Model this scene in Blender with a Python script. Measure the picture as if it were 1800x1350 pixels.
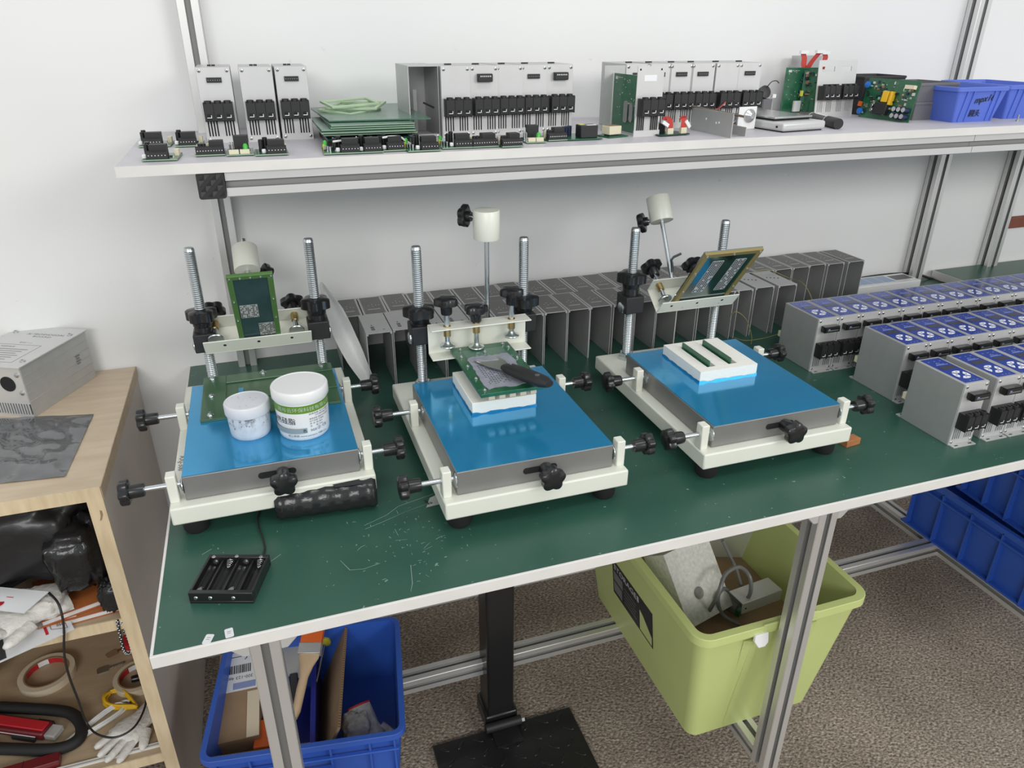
import bpy, bmesh, math, random
from mathutils import Matrix, Vector, noise
for o in list(bpy.data.objects): bpy.data.objects.remove(o)
SC = bpy.context.scene; COL = SC.collection
rnd = random.Random(5)
PI = math.pi
# ---------------------------------------------------------------- camera, sky, lights, exposure
CR = Vector((0.94606, -0.32391, 0.00427)); CF = Vector((0.29163, 0.85151, -0.43585))
FPX, CC = 1288.94, Vector((0.152, -0.576, 1.17))
_pitch, _roll, _yaw = 0.450744982, 0.00427320260, 0.329916292
CF = Vector((math.sin(_yaw)*math.cos(_pitch), math.cos(_yaw)*math.cos(_pitch), -math.sin(_pitch)))
_r = Vector((math.cos(_yaw), -math.sin(_yaw), 0)); _u = _r.cross(CF)
CR = _r*math.cos(_roll) + _u*math.sin(_roll); CU = CR.cross(CF)
cam = bpy.data.cameras.new('camera'); co = bpy.data.objects.new('camera', cam); COL.objects.link(co)
cam.sensor_width = 36; cam.lens = FPX/1800*36; cam.clip_start = .01
co.matrix_world = Matrix(((CR.x, CU.x, -CF.x, CC.x), (CR.y, CU.y, -CF.y, CC.y), (CR.z, CU.z, -CF.z, CC.z), (0, 0, 0, 1)))
SC.camera = co
SC.view_settings.view_transform = 'Standard'; SC.view_settings.look = 'None'
SC.view_settings.exposure = -0.06; SC.view_settings.gamma = 1.0
SC.view_settings.use_curve_mapping = False
W = bpy.data.worlds.new('world'); SC.world = W; W.use_nodes = True
W.node_tree.nodes['Background'].inputs[0].default_value = (.93, .97, 1, 1)
W.node_tree.nodes['Background'].inputs[1].default_value = .70
def area(name, loc, target, sx, sy, power, col=(1, 1, 1)):
    l = bpy.data.lights.new(name, 'AREA'); l.shape = 'RECTANGLE'; l.size = sx; l.size_y = sy; l.energy = power; l.color = col
    o = bpy.data.objects.new(name, l); COL.objects.link(o); o.location = loc
    o.rotation_euler = (Vector(target)-Vector(loc)).to_track_quat('-Z', 'Y').to_euler()
area('window_light_left', (-1.0, -3.2, 2.2), (.35, .5, .75), 1.7, .9, 47, (1, .99, .96))
area('window_light_right', (2.7, -3.1, 2.25), (1.1, .5, .75), 1.7, .9, 47, (1, .985, .95))
area('ceiling_lamp', (.7, -.7, 2.6), (.6, .1, .6), 1.3, .4, 9, (1, .985, .95))
# ---------------------------------------------------------------- pixel of the photograph -> point of the room
def ray(px, py): return CR*((px-900)/FPX) - CU*((py-675)/FPX) + CF
def gz(px, py, z): d = ray(px, py); return CC + d*((z-CC.z)/d.z)
def gy(px, py, y): d = ray(px, py); return CC + d*((y-CC.y)/d.y)
def gx(px, py, x): d = ray(px, py); return CC + d*((x-CC.x)/d.x)
# ---------------------------------------------------------------- materials
MATS = {}
def mat(name, col, rough=.5, metal=0., var=0., scale=40., bump=0., bscale=None, coat=0., alpha=1., trans=0., spec=.5, stretch=None, emit=None):
    if name in MATS: return MATS[name]
    m = bpy.data.materials.new(name); m.use_nodes = True; nt = m.node_tree; b = nt.nodes['Principled BSDF']
    b.inputs['Base Color'].default_value = (*col, 1); b.inputs['Roughness'].default_value = rough; b.inputs['Metallic'].default_value = metal
    b.inputs['Coat Weight'].default_value = coat; b.inputs['Coat Roughness'].default_value = .1; b.inputs['Alpha'].default_value = alpha
    b.inputs['Transmission Weight'].default_value = trans; b.inputs['Specular IOR Level'].default_value = spec
    tc = nt.nodes.new('ShaderNodeTexCoord'); src = tc.outputs['Object']
    if stretch:
        mp = nt.nodes.new('ShaderNodeMapping'); mp.inputs['Scale'].default_value = stretch; nt.links.new(src, mp.inputs[0]); src = mp.outputs[0]
    if var:
        n = nt.nodes.new('ShaderNodeTexNoise'); n.inputs['Scale'].default_value = scale; n.inputs['Detail'].default_value = 6; nt.links.new(src, n.inputs['Vector'])
        r = nt.nodes.new('ShaderNodeValToRGB'); r.color_ramp.elements[0].position = .3; r.color_ramp.elements[1].position = .7
        r.color_ramp.elements[0].color = (*[max(0, c*(1-var)) for c in col], 1); r.color_ramp.elements[1].color = (*[min(1, c*(1+var)) for c in col], 1)
        nt.links.new(n.outputs[0], r.inputs[0]); nt.links.new(r.outputs[0], b.inputs['Base Color'])
    if bump:
        n2 = nt.nodes.new('ShaderNodeTexNoise'); n2.inputs['Scale'].default_value = bscale or scale; n2.inputs['Detail'].default_value = 4; nt.links.new(src, n2.inputs['Vector'])
        bp = nt.nodes.new('ShaderNodeBump'); bp.inputs['Strength'].default_value = bump; bp.inputs['Distance'].default_value = .004
        nt.links.new(n2.outputs[0], bp.inputs['Height']); nt.links.new(bp.outputs[0], b.inputs['Normal'])
    MATS[name] = m; return m
def N(nt, t, **kw):
    n = nt.nodes.new(t)
    for k, v in kw.items(): setattr(n, k, v)
    return n
def ramp(nt, src, stops):
    r = N(nt, 'ShaderNodeValToRGB'); e = r.color_ramp.elements
    while len(e) < len(stops): e.new(.5)
    for q, (p, c) in zip(e, stops): q.position = p; q.color = (*c, 1)
    nt.links.new(src, r.inputs[0]); return r.outputs[0]
def mixc(nt, f, a, b):
    m = N(nt, 'ShaderNodeMix', data_type='RGBA')
    if isinstance(f, float): m.inputs[0].default_value = f
    else: nt.links.new(f, m.inputs[0])
    for i, v in ((6, a), (7, b)):
        if isinstance(v, tuple): m.inputs[i].default_value = (*v, 1)
        else: nt.links.new(v, m.inputs[i])
    return m.outputs[2]
def noise_tex(nt, vec, scale, detail=4, rough=.5):
    n = N(nt, 'ShaderNodeTexNoise'); n.inputs['Scale'].default_value = scale; n.inputs['Detail'].default_value = detail; n.inputs['Roughness'].default_value = rough
    nt.links.new(vec, n.inputs['Vector']); return n.outputs[0]
def mapping(nt, vec, scale, rot=(0, 0, 0)):
    mp = N(nt, 'ShaderNodeMapping'); mp.inputs['Scale'].default_value = scale; mp.inputs['Rotation'].default_value = rot; nt.links.new(vec, mp.inputs[0]); return mp.outputs[0]
def base(name, rough):
    m = bpy.data.materials.new(name); m.use_nodes = True; nt = m.node_tree; b = nt.nodes['Principled BSDF']; b.inputs['Roughness'].default_value = rough
    MATS[name] = m; return m, nt, b, N(nt, 'ShaderNodeTexCoord').outputs['Object']
# green laminate with fine scratches gathered near the front
m, nt, b, v = base('laminate', .33)
c = ramp(nt, noise_tex(nt, v, 9, 5), [(.3, (.026, .088, .062)), (.7, (.033, .105, .075))])
def scratch(rot, sc, th, lo, sx=(1, 7, 1)):
    a = noise_tex(nt, mapping(nt, v, sx, (0, 0, rot)), sc, 2)
    d = N(nt, 'ShaderNodeMath', operation='SUBTRACT'); nt.links.new(a, d.inputs[0]); d.inputs[1].default_value = .5
    e = N(nt, 'ShaderNodeMath', operation='ABSOLUTE'); nt.links.new(d.outputs[0], e.inputs[0])
    g = N(nt, 'ShaderNodeMath', operation='LESS_THAN'); nt.links.new(e.outputs[0], g.inputs[0]); g.inputs[1].default_value = th
    k = ramp(nt, noise_tex(nt, v, lo, 3), [(.60, (0, 0, 0)), (.68, (1, 1, 1))])
    h = N(nt, 'ShaderNodeMath', operation='MULTIPLY'); nt.links.new(g.outputs[0], h.inputs[0]); nt.links.new(k, h.inputs[1]); return h.outputs[0]
for args in ((.5, 14, .0010, 7), (-.5, 11, .0009, 9)):
    f = scratch(*args); q = N(nt, 'ShaderNodeMath', operation='MULTIPLY'); nt.links.new(f, q.inputs[0]); q.inputs[1].default_value = .3
    c = mixc(nt, q.outputs[0], c, (.42, .47, .44))
sp = ramp(nt, noise_tex(nt, v, 150, 2), [(.735, (0, 0, 0)), (.76, (1, 1, 1))]); c = mixc(nt, sp, c, (.2, .3, .26))
nt.links.new(c, b.inputs['Base Color'])
# speckled brown carpet
m, nt, b, v = base('carpet', .95)
c = ramp(nt, noise_tex(nt, mapping(nt, v, (1, 1.7, 1), (0, 0, .6)), 165, 6, .62), [(.33, (.07, .053, .038)), (.46, (.27, .218, .172)), (.56, (.44, .372, .305)), (.68, (.69, .605, .515))])
d = ramp(nt, noise_tex(nt, v, 3.2, 3), [(.3, (.62, .60, .58)), (.6, (1, 1, 1))])
mm = N(nt, 'ShaderNodeMix', data_type='RGBA', blend_type='MULTIPLY'); mm.inputs[0].default_value = 1; nt.links.new(c, mm.inputs[6]); nt.links.new(d, mm.inputs[7])
nt.links.new(mm.outputs[2], b.inputs['Base Color'])
bp = N(nt, 'ShaderNodeBump'); bp.inputs['Strength'].default_value = .8; bp.inputs['Distance'].default_value = .004
nt.links.new(noise_tex(nt, v, 170, 4), bp.inputs['Height']); nt.links.new(bp.outputs[0], b.inputs['Normal'])
# painted plaster wall with faint scuffs
m, nt, b, v = base('plaster', .42)
c = ramp(nt, noise_tex(nt, v, 2.5, 3), [(.3, (.77, .775, .77)), (.7, (.81, .81, .80))])
sp = ramp(nt, noise_tex(nt, v, 38, 3), [(.735, (0, 0, 0)), (.78, (.5, .5, .5))]); c = mixc(nt, sp, c, (.5, .5, .48))
nt.links.new(c, b.inputs['Base Color'])
bp = N(nt, 'ShaderNodeBump'); bp.inputs['Strength'].default_value = .12; bp.inputs['Distance'].default_value = .003
nt.links.new(noise_tex(nt, v, 14, 4), bp.inputs['Height']); nt.links.new(bp.outputs[0], b.inputs['Normal'])
# white jar plastic with dried grey grease below the lid
m, nt, b, v = base('smear', .4)
se = N(nt, 'ShaderNodeSeparateXYZ'); nt.links.new(v, se.inputs[0])
zm = ramp(nt, se.outputs[2], [(.010, (0, 0, 0)), (.030, (1, 1, 1))])
k = ramp(nt, noise_tex(nt, mapping(nt, v, (1, 1, .55)), 130, 5, .6), [(.46, (0, 0, 0)), (.62, (1, 1, 1))])
q = N(nt, 'ShaderNodeMath', operation='MULTIPLY'); nt.links.new(zm, q.inputs[0]); nt.links.new(k, q.inputs[1])
c = ramp(nt, noise_tex(nt, v, 45, 4), [(.3, (.56, .60, .66)), (.7, (.72, .75, .79))]); c = mixc(nt, q.outputs[0], c, (.16, .165, .18)); nt.links.new(c, b.inputs['Base Color'])
# pale wood laminate
def wood(name, a, d, sc, st, rough=.45):
    m, nt, b, v = base(name, rough)
    nt.links.new(ramp(nt, noise_tex(nt, mapping(nt, v, st), sc, 5), [(.3, a), (.7, d)]), b.inputs['Base Color'])
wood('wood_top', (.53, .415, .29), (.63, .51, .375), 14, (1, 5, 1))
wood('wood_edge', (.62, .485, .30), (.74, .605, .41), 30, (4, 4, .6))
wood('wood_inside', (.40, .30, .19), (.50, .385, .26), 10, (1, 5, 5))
mat('taupe', (.52, .465, .42), .6, var=.08, scale=6)
mat('white_edge', (.74, .72, .69), .4, var=.05, scale=20)
mat('shelf_board', (.56, .54, .575), .45, var=.06, scale=14)
mat('alu', (.72, .715, .70), .36, .65, var=.03, scale=9)
mat('alu_slot_shade', (.30, .30, .295), .55, .3)  # groove shade painted in: darker aluminium tone for the slot faces
mat('alu_grey', (.30, .295, .29), .5, .5)
mat('ivory', (.76, .77, .68), .35, var=.03, scale=12)
mat('film', (.03, .325, .62), .13, .5, var=.08, scale=7, coat=.4, bump=.02, bscale=8)
mat('grey_paint', (.245, .24, .235), .36, .35, var=.05, scale=25)
mat('black', (.012, .012, .013), .28, coat=.2)
mat('black_matte', (.018, .018, .019), .5)
mat('rubber', (.012, .012, .012), .7)
mat('zinc', (.62, .66, .68), .27, 1)
mat('steel', (.55, .56, .56), .25, 1)
mat('brass', (.50, .37, .17), .35, 1)
mat('label_sky', (.36, .46, .66), .4); mat('anod', (.50, .505, .50), .42, .5, var=.03, scale=60)
mat('anod_top', (.17, .165, .16), .45, .4, var=.08, scale=40)
mat('shell_in', (.17, .18, .18), .45, .4)
mat('plate', (.62, .62, .615), .4, .35, var=.02)
mat('dark', (.01, .01, .011), .8)
mat('label_blue', (.012, .045, .33), .22, coat=.6)
mat('display', (.05, .05, .075), .2, coat=.6)
mat('print_white', (.82, .83, .85), .45)
mat('print_black', (.02, .02, .02), .5)
mat('print_grey', (.17, .17, .17), .5)
mat('print_pale', (.24, .30, .52), .4)
mat('pcb', (.010, .105, .045), .3, var=.25, scale=120, coat=.4)
mat('pcb_pop', (.016, .055, .030), .4, var=.7, scale=420)
mat('pcb_dark', (.010, .05, .03), .35, var=.3, scale=150)
mat('pcb_edge', (.30, .42, .30), .5)
mat('green_panel', (.06, .155, .105), .35, coat=.4, var=.06, scale=30)
mat('green_frame', (.42, .55, .36), .5)
mat('green_rim', (.085, .185, .055), .35, coat=.3)
mat('olive_rim', (.32, .25, .095), .35, .3)
mat('stencil', (.36, .42, .43), .12, 1)
mat('stencil_dark', (.06, .115, .125), .22, .4, var=.2, scale=25)
mat('paste', (.30, .31, .36), .5, var=.14, scale=60, bump=.4, bscale=90)
mat('foam', (.88, .87, .80), .8, bump=.15, bscale=200)
mat('foam_epe', (.62, .62, .57), .7, var=.12, scale=160, bump=.5, bscale=120)
mat('wrap', (.80, .81, .80), .4, bump=.4, bscale=150, alpha=.9)
mat('jar_white', (.83, .83, .825), .3, coat=.2)
mat('lid_grey', (.70, .71, .75), .35, var=.05, scale=40); mat('jig_green', (.042, .115, .050), .35, var=.12, scale=18, coat=.3)
mat('label_green', (.12, .28, .02), .4)
mat('label_grey', (.27, .33, .36), .4)
mat('crate_blue', (.032, .105, .47), .4, var=.06, scale=10)
mat('bin_blue', (.095, .165, .62), .4, var=.05, scale=14)
mat('bin_grey', (.15, .15, .16), .5)
mat('bin_black', (.03, .03, .032), .5)
mat('lime', (.57, .65, .25), .4, var=.03, scale=8)
mat('cardboard', (.30, .20, .115), .8, var=.08, scale=30)
mat('card_dark', (.16, .085, .035), .8)
mat('paper', (.72, .73, .74), .6)
mat('cloth', (.70, .68, .63), .9, var=.08, scale=90, bump=.5, bscale=130)
mat('cloth_grey', (.48, .48, .49), .9, var=.2, scale=80, bump=.5, bscale=130)
mat('red', (.50, .02, .03), .4); mat('dark_red', (.14, .012, .016), .4, coat=.3); mat('red_wire', (.55, .06, .05), .5)
mat('orange', (.70, .13, .02), .45); mat('book_orange', (.42, .13, .035), .5); mat('yellow', (.80, .48, .02), .4); mat('lemon', (.62, .60, .06), .4)
mat('tape', (.66, .57, .42), .6); mat('kraft', (.28, .17, .09), .7)
mat('white_cable', (.76, .76, .75), .4); mat('grey_cable', (.16, .165, .16), .4); mat('black_cable', (.02, .02, .02), .45); mat('olive_wire', (.28, .25, .10), .5)
mat('bag_black', (.012, .012, .013), .36, bump=.9, bscale=16, coat=.15)
mat('bag_shine', (.018, .018, .019), .22, bump=.5, bscale=45)
mat('esd', (.20, .203, .21), .13, .55, bump=.35, bscale=30, stretch=(1, 2.0, 1), var=.15, scale=16); mat('bronze', (.09, .07, .05), .4, .5); mat('scratch', (.27, .36, .32), .5)
mat('clear', (.8, .83, .74), .15, alpha=.35)
mat('clear_grey', (.62, .62, .60), .2, alpha=.5)
mat('cap_blue', (.02, .16, .55), .35); mat('led_green', (.05, .45, .05), .3); mat('cream', (.70, .66, .48), .5); mat('navy', (.015, .02, .06), .35)
mat('navy_box', (.012, .02, .24), .35, coat=.4); mat('wood_handle', (.55, .40, .25), .5); mat('brown_rail', (.21, .062, .035), .55, var=.1); mat('mdf', (.42, .17, .06), .6, var=.15, scale=60)
mat('rust', (.28, .17, .08), .5, .8)
# ---------------------------------------------------------------- mesh builder
class M:
    def __init__(s, mt, X=None): s.v = []; s.f = []; s.k = []; s.m = [mt]; s.i = 0; s.X = X
    def use(s, mt):
        if mt not in s.m: s.m.append(mt)
        s.i = s.m.index(mt); return s
    def put(s, vs, fs, X=None):
        n = len(s.v); Y = s.X
        if X is not None: Y = X if Y is None else Y @ X
        for p in vs: s.v.append(tuple(Y @ Vector(p)) if Y is not None else tuple(p))
        for q in fs: s.f.append(tuple(n+j for j in q)); s.k.append(s.i)
        return s
    def bb(s, x0, y0, z0, x1, y1, z1, X=None):
        return s.put([(x0,y0,z0),(x1,y0,z0),(x1,y1,z0),(x0,y1,z0),(x0,y0,z1),(x1,y0,z1),(x1,y1,z1),(x0,y1,z1)],
                     [(3,2,1,0),(4,5,6,7),(0,1,5,4),(1,2,6,5),(2,3,7,6),(3,0,4,7)], X)
    def box(s, c, d, X=None): return s.bb(c[0]-d[0]/2,c[1]-d[1]/2,c[2]-d[2]/2,c[0]+d[0]/2,c[1]+d[1]/2,c[2]+d[2]/2, X)
    def rings(s, rs, close=True, cap0=True, cap1=True, X=None):
        n = len(rs[0]); vs = [p for r in rs for p in r]; fs = []
        for a in range(len(rs)-1):
            for j in range(n if close else n-1):
                k = (j+1) % n; fs.append((a*n+j, a*n+k, (a+1)*n+k, (a+1)*n+j))
        if cap0: fs.append(tuple(reversed(range(n))))
        if cap1: fs.append(tuple((len(rs)-1)*n+j for j in range(n)))
        return s.put(vs, fs, X)
    def lathe(s, prof, n=20, X=None, a0=0., cap0=True, cap1=True):
        return s.rings([[(r*math.cos(a0+2*PI*j/n), r*math.sin(a0+2*PI*j/n), z) for j in range(n)] for r, z in prof], X=X, cap0=cap0, cap1=cap1)
    def cyl(s, p0, p1, r0, r1=None, n=12):
        p0 = Vector(p0); p1 = Vector(p1); d = p1-p0
        X = Matrix.Translation(p0) @ d.to_track_quat('Z', 'Y').to_matrix().to_4x4()
        return s.lathe([(r0, 0), (r0 if r1 is None else r1, d.length)], n, X)
    def tube(s, pts, r, n=8):
        pts = [Vector(p) for p in pts]; rs = []; up = None
        for i, p in enumerate(pts):
            t = (pts[min(i+1, len(pts)-1)]-pts[max(i-1, 0)]).normalized()
            if up is None: up = t.orthogonal().normalized()
            up = (up-t*up.dot(t)); up = up.normalized() if up.length > 1e-6 else t.orthogonal().normalized()
            w = t.cross(up); rr = r[i] if isinstance(r, (list, tuple)) else r
            rs.append([p+up*(rr*math.cos(2*PI*j/n))+w*(rr*math.sin(2*PI*j/n)) for j in range(n)])
        return s.rings(rs)
    def prism(s, poly, z0, z1, X=None): return s.rings([[(x, y, z0) for x, y in poly], [(x, y, z1) for x, y in poly]], X=X)
    def ball(s, c, r, n=10, sc=(1, 1, 1)):
        X = Matrix.Translation(Vector(c)) @ Matrix.Diagonal((*sc, 1))
        return s.lathe([(r*math.sin(PI*max(.02, min(.98, k/6))), -r*math.cos(PI*k/6)) for k in range(7)], n, X)
    def build(s, name, parent=None, loc=None, smooth=40, bevel=0., seg=2, label=None, kind=None, rot=None):
        me = bpy.data.meshes.new(name); me.from_pydata(s.v, [], s.f)
        for q in s.m: me.materials.append(MATS[q])
        me.polygons.foreach_set('material_index', s.k)
        if smooth:
            me.polygons.foreach_set('use_smooth', [True]*len(s.f)); me.set_sharp_from_angle(angle=math.radians(smooth))
        me.update(); o = bpy.data.objects.new(name, me); COL.objects.link(o)
        if parent is not None: o.parent = parent
        if loc is not None: o.location = loc
        if rot is not None: o.rotation_euler = rot
        if bevel:
            bv = o.modifiers.new('bevel', 'BEVEL'); bv.width = bevel; bv.segments = seg; bv.limit_method = 'ANGLE'; bv.angle_limit = math.radians(40); bv.harden_normals = False
        if label: o['label'] = label
        if kind: o['kind'] = kind
        return o
def tag(o, label, cat, group=None, kind=None):
    o['label'] = label; o['category'] = cat
    if group: o['group'] = group
    if kind: o['kind'] = kind
    return o
def thing(name, label, cat, loc, rz=0., group=None, rot=None):
    o = bpy.data.objects.new(name, None); COL.objects.link(o); o.location = loc; o.empty_display_size = .02
    o.rotation_euler = rot if rot else (0, 0, rz); return tag(o, label, cat, group)
KIDS = {}
def copy_tree(o, parent=None):
    c = o.copy(); COL.objects.link(c)
    if parent is not None: c.parent = parent
    for ch in [x for x in bpy.data.objects if x.parent == o]: copy_tree(ch, c)
    return c
def RX(a): return Matrix.Rotation(math.radians(a), 4, 'X')
def RY(a): return Matrix.Rotation(math.radians(a), 4, 'Y')
def RZ(a): return Matrix.Rotation(math.radians(a), 4, 'Z')
def TR(*p): return Matrix.Translation(Vector(p))
def rrect(w, d, r, n=4, cx=0, cy=0):
    out = []
    for sx, sy, a in ((1, 1, 0), (-1, 1, 90), (-1, -1, 180), (1, -1, 270)):
        for k in range(n+1):
            t = math.radians(a+90*k/n); out.append((cx+sx*(w/2-r)+r*math.cos(t), cy+sy*(d/2-r)+r*math.sin(t)))
    return out
def text(body, size, matname, name, parent, X, label=None, bend=None, width=None, extr=.0002):
    cu = bpy.data.curves.new('t', 'FONT'); cu.body = body; cu.size = size; cu.align_x = 'LEFT'; cu.resolution_u = 2; cu.extrude = extr
    o = bpy.data.objects.new('t', cu); COL.objects.link(o); dg = bpy.context.evaluated_depsgraph_get()
    me = bpy.data.meshes.new_from_object(o.evaluated_get(dg)); bpy.data.objects.remove(o); bpy.data.curves.remove(cu)
    me.name = name; me.materials.clear(); me.materials.append(MATS[matname])
    xs = [v.co.x for v in me.vertices]
    k = width/(max(xs)-min(xs)) if width and xs else 1
    for v in me.vertices:
        p = Vector((v.co.x*k, v.co.y, v.co.z)); v.co = bend(p) if bend else X @ p
    o = bpy.data.objects.new(name, me); COL.objects.link(o)
    if parent is not None: o.parent = parent
    if label: o['label'] = label
    return o
def prim(name, m, **k):      # build once, keep only its mesh for sharing
    o = m.build(name, **k); me = o.data; bpy.data.objects.remove(o); return me
def inst(name, me, parent, loc=(0, 0, 0), bevel=0., label=None):
    o = bpy.data.objects.new(name, me); COL.objects.link(o); o.parent = parent; o.location = loc
    if bevel:
        b = o.modifiers.new('bevel', 'BEVEL'); b.width = bevel; b.segments = 2; b.limit_method = 'ANGLE'; b.angle_limit = math.radians(40)
    if label: o['label'] = label
    return o
ORD = ['first', 'second', 'third', 'fourth', 'fifth', 'sixth', 'seventh', 'eighth', 'ninth', 'tenth', 'eleventh', 'twelfth', 'thirteenth', 'fourteenth', 'fifteenth', 'sixteenth', 'seventeenth', 'eighteenth', 'nineteenth', 'twentieth', 'twenty-first', 'twenty-second', 'twenty-third', 'twenty-fourth', 'twenty-fifth', 'twenty-sixth', 'twenty-seventh']
TZ, SZ, YW = .65, 1.03, .68          # table top, shelf top, back wall
# ---------------------------------------------------------------- setting
M('carpet').bb(-2.5, -2.5, -.05, 4.5, YW, 0).build('floor', kind='structure', smooth=0)
M('plaster').bb(-2.5, YW, -.05, 4.5, YW+.1, 2.7).build('wall_back', kind='structure', smooth=0)
p = gy(1783, 383, .665)
t1 = M('brown_rail').bb(1.80, .668, p.z-.026, 4.4, YW, p.z).build('trim_1', kind='structure', bevel=.002)
# ---------------------------------------------------------------- workbench
def slot_profile(w=.03):
    h = w/2; a, b2, d1, d2 = .0042, .0075, .0018, .0075; q = []
    for k in range(4):
        t = k*PI/2; c, s_ = math.cos(t), math.sin(t)
        for x, y in ((h-.0012, h), (h, h-.0012)) if k == 0 else ((h-.0012, h), (h, h-.0012)): pass
        side = [(h, -h+.001), (h, -a), (h-d1, -a), (h-d1, -b2), (h-d2, -a), (h-d2, a), (h-d1, b2), (h-d1, a), (h, a), (h, h-.001)]
        q += [(x*c-y*s_, x*s_+y*c) for x, y in side]
    return q
PROF = slot_profile()
def profile(name, parent, p0, p1, label=None):
    p0 = Vector(p0); p1 = Vector(p1); d = p1-p0
    X = Matrix.Translation(p0) @ d.to_track_quat('Z', 'Y').to_matrix().to_4x4()
    if abs(d.normalized().z) < .9:   # keep the section square to the floor
        z = d.normalized(); x = Vector((0, 0, 1)); y = z.cross(x); X = Matrix(((x.x, y.x, z.x, p0.x), (x.y, y.y, z.y, p0.y), (x.z, y.z, z.z, p0.z), (0, 0, 0, 1)))
    else: X = Matrix.Translation(p0)
    m = M('alu').prism(PROF, 0, d.length, X); m.m.append('alu_slot_shade')
    for j in range(40):
        if 1 <= j % 10 <= 7: m.k[j] = 1
    return m.build(name, parent, smooth=0, label=label)
WB = thing('workbench', 'long green-topped assembly bench with white edge, aluminium legs and overhead shelf', 'workbench', (0, 0, 0))
BX = 1.61
M('laminate').bb(.002, .002, .6495, BX, YW-.002, .65).build('laminate_sheet', WB, smooth=0, label='scratched green laminate sheet')
M('white_edge').bb(.0, .0, .6365, BX, YW-.001, .6494).build('tabletop', WB, smooth=0)
M('white_edge').bb(-.0012, -.0012, .636, BX, .0018, .6502).build('edge_band', WB, bevel=.0006, smooth=0)
M('white_edge').bb(-.0012, .0018, .636, .0018, YW-.002, .6502).build('edge_band', WB, bevel=.0006, smooth=0)
LX = (.095, .795, 1.495)
for x in LX:
    profile('leg', WB, (x, .045, .11), (x, .045, .6365))
    profile('side_beam', WB, (x, .06, .125), (x, .645, .125))
    c = M('black_matte').cyl((x, .045, .055), (x, .045, .11), .006, n=10); c.lathe([(.018, 0), (.02, .012), (.012, .03), (.009, .058)], 16, TR(x, .045, 0)); c.build('foot', WB)
    for sx in (-1, 1):
        X = Matrix.Translation((x+sx*.015, .031, .6364)) @ Matrix(((sx, 0, 0, 0), (0, 0, 1, 0), (0, 1, 0, 0), (0, 0, 0, 1)))
        M('plate').prism([(0, 0), (.04, 0), (.04, -.006), (.007, -.042), (0, -.042)], 0, .028, X).build('gusset', WB, bevel=.001)
for x in (.095, 1.545):
    profile('rear_post', WB, (x, YW-.016, .11), (x, YW-.016, 2.0))
for a, b2 in ((.11, .78), (.81, 1.48)): profile('stretcher', WB, (a, .375, .125), (b2, .375, .125))
M('white_edge').bb(.004, .3608, SZ-.0116, 2.3, .3622, SZ+.0002).build('shelf_edge_band', WB, smooth=0); M('shelf_board').bb(.004, .362, SZ-.0115, 2.3, YW-.001, SZ).build('shelf_board', WB, bevel=.0008, smooth=0, label='pale lilac-grey shelf board')
BZ = SZ-.0115-.015
profile('shelf_beam', WB, (.117, .383, BZ), (1.273, .383, BZ)); profile('shelf_beam', WB, (1.274, .383, BZ), (2.3, .383, BZ))
profile('shelf_side_beam', WB, (.101, .372, BZ), (.101, .649, BZ))
c = M('black_matte', TR(.101, .3675, BZ) @ RX(90)); c.prism(rrect(.0305, .0305, .003), -.003, .004)
for i in range(4):
    for j in range(4):
        x0, y0 = -.013+i*.0065, -.013+j*.0065; h = .0012
        pts = [(x0, y0, .004), (x0+.0065, y0, .004), (x0+.0065, y0+.0065, .004), (x0, y0+.0065, .004)]
        k = (i+j) % 2*2; pts[k] = (pts[k][0], pts[k][1], .004+h); c.put(pts, [(0, 1, 2), (0, 2, 3)] if k == 0 or k == 2 else [(0, 1, 3), (1, 2, 3)])
c.build('end_cap', WB, smooth=0, label='black embossed square end cap')
# scratches scored into the laminate
def scored(pts, w=.00028):
    P = [gz(x, y, TZ+.0001) for x, y in pts]; L = []; R = []
    for i, p in enumerate(P):
        t = (P[min(i+1, len(P)-1)]-P[max(i-1, 0)]).normalized(); n = Vector((-t.y, t.x, 0))*w*rnd.uniform(.4, 1.2); L.append(p+n); R.append(p-n)
    return L, R
sc = M('scratch')
lines = [[(640, 924), (680, 905), (700, 890), (762, 868)], [(642, 930), (676, 916), (714, 899), (752, 885)], [(722, 993), (723, 1005), (725, 1025), (722, 1040)], [(695, 950), (716, 948)], [(745, 964), (752, 957), (757, 953)], [(745, 967), (760, 960)], [(766, 948), (775, 943), (783, 941)], [(740, 955), (748, 953)],
         [(700, 903), (697, 897)], [(725, 995), (731, 992)], [(748, 1010), (754, 1014)], [(672, 1019), (679, 1017)], [(598, 985), (615, 1002), (640, 1000), (668, 990)], [(466, 992), (480, 984), (494, 974)], [(355, 975), (372, 965)], [(705, 878), (712, 876)], [(682, 882), (688, 880)], [(716, 894), (722, 891)], [(745, 988), (749, 986)], [(690, 972), (693, 971)], [(628, 968), (634, 962), (642, 958)], [(700, 941), (694, 930)]]
for l in lines:
    L, R = scored(l); n = len(L); sc.put(L+R, [(i, i+1, n+i+1, n+i) for i in range(n-1)])
for _ in range(60):
    x, y = rnd.gauss(700, 70), rnd.gauss(950, 45)
    if y > 1150-.22*(x-267)-20: continue
    a = rnd.uniform(0, 3); L, R = scored([(x, y), (x+rnd.uniform(2, 7)*math.cos(a), y+rnd.uniform(1, 4)*math.sin(a))], .00035); sc.put(L+R, [(0, 1, 3, 2)])
sc.build('scratch_marks', WB, smooth=0, kind='stuff', label='pale scratches on the green laminate')
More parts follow.
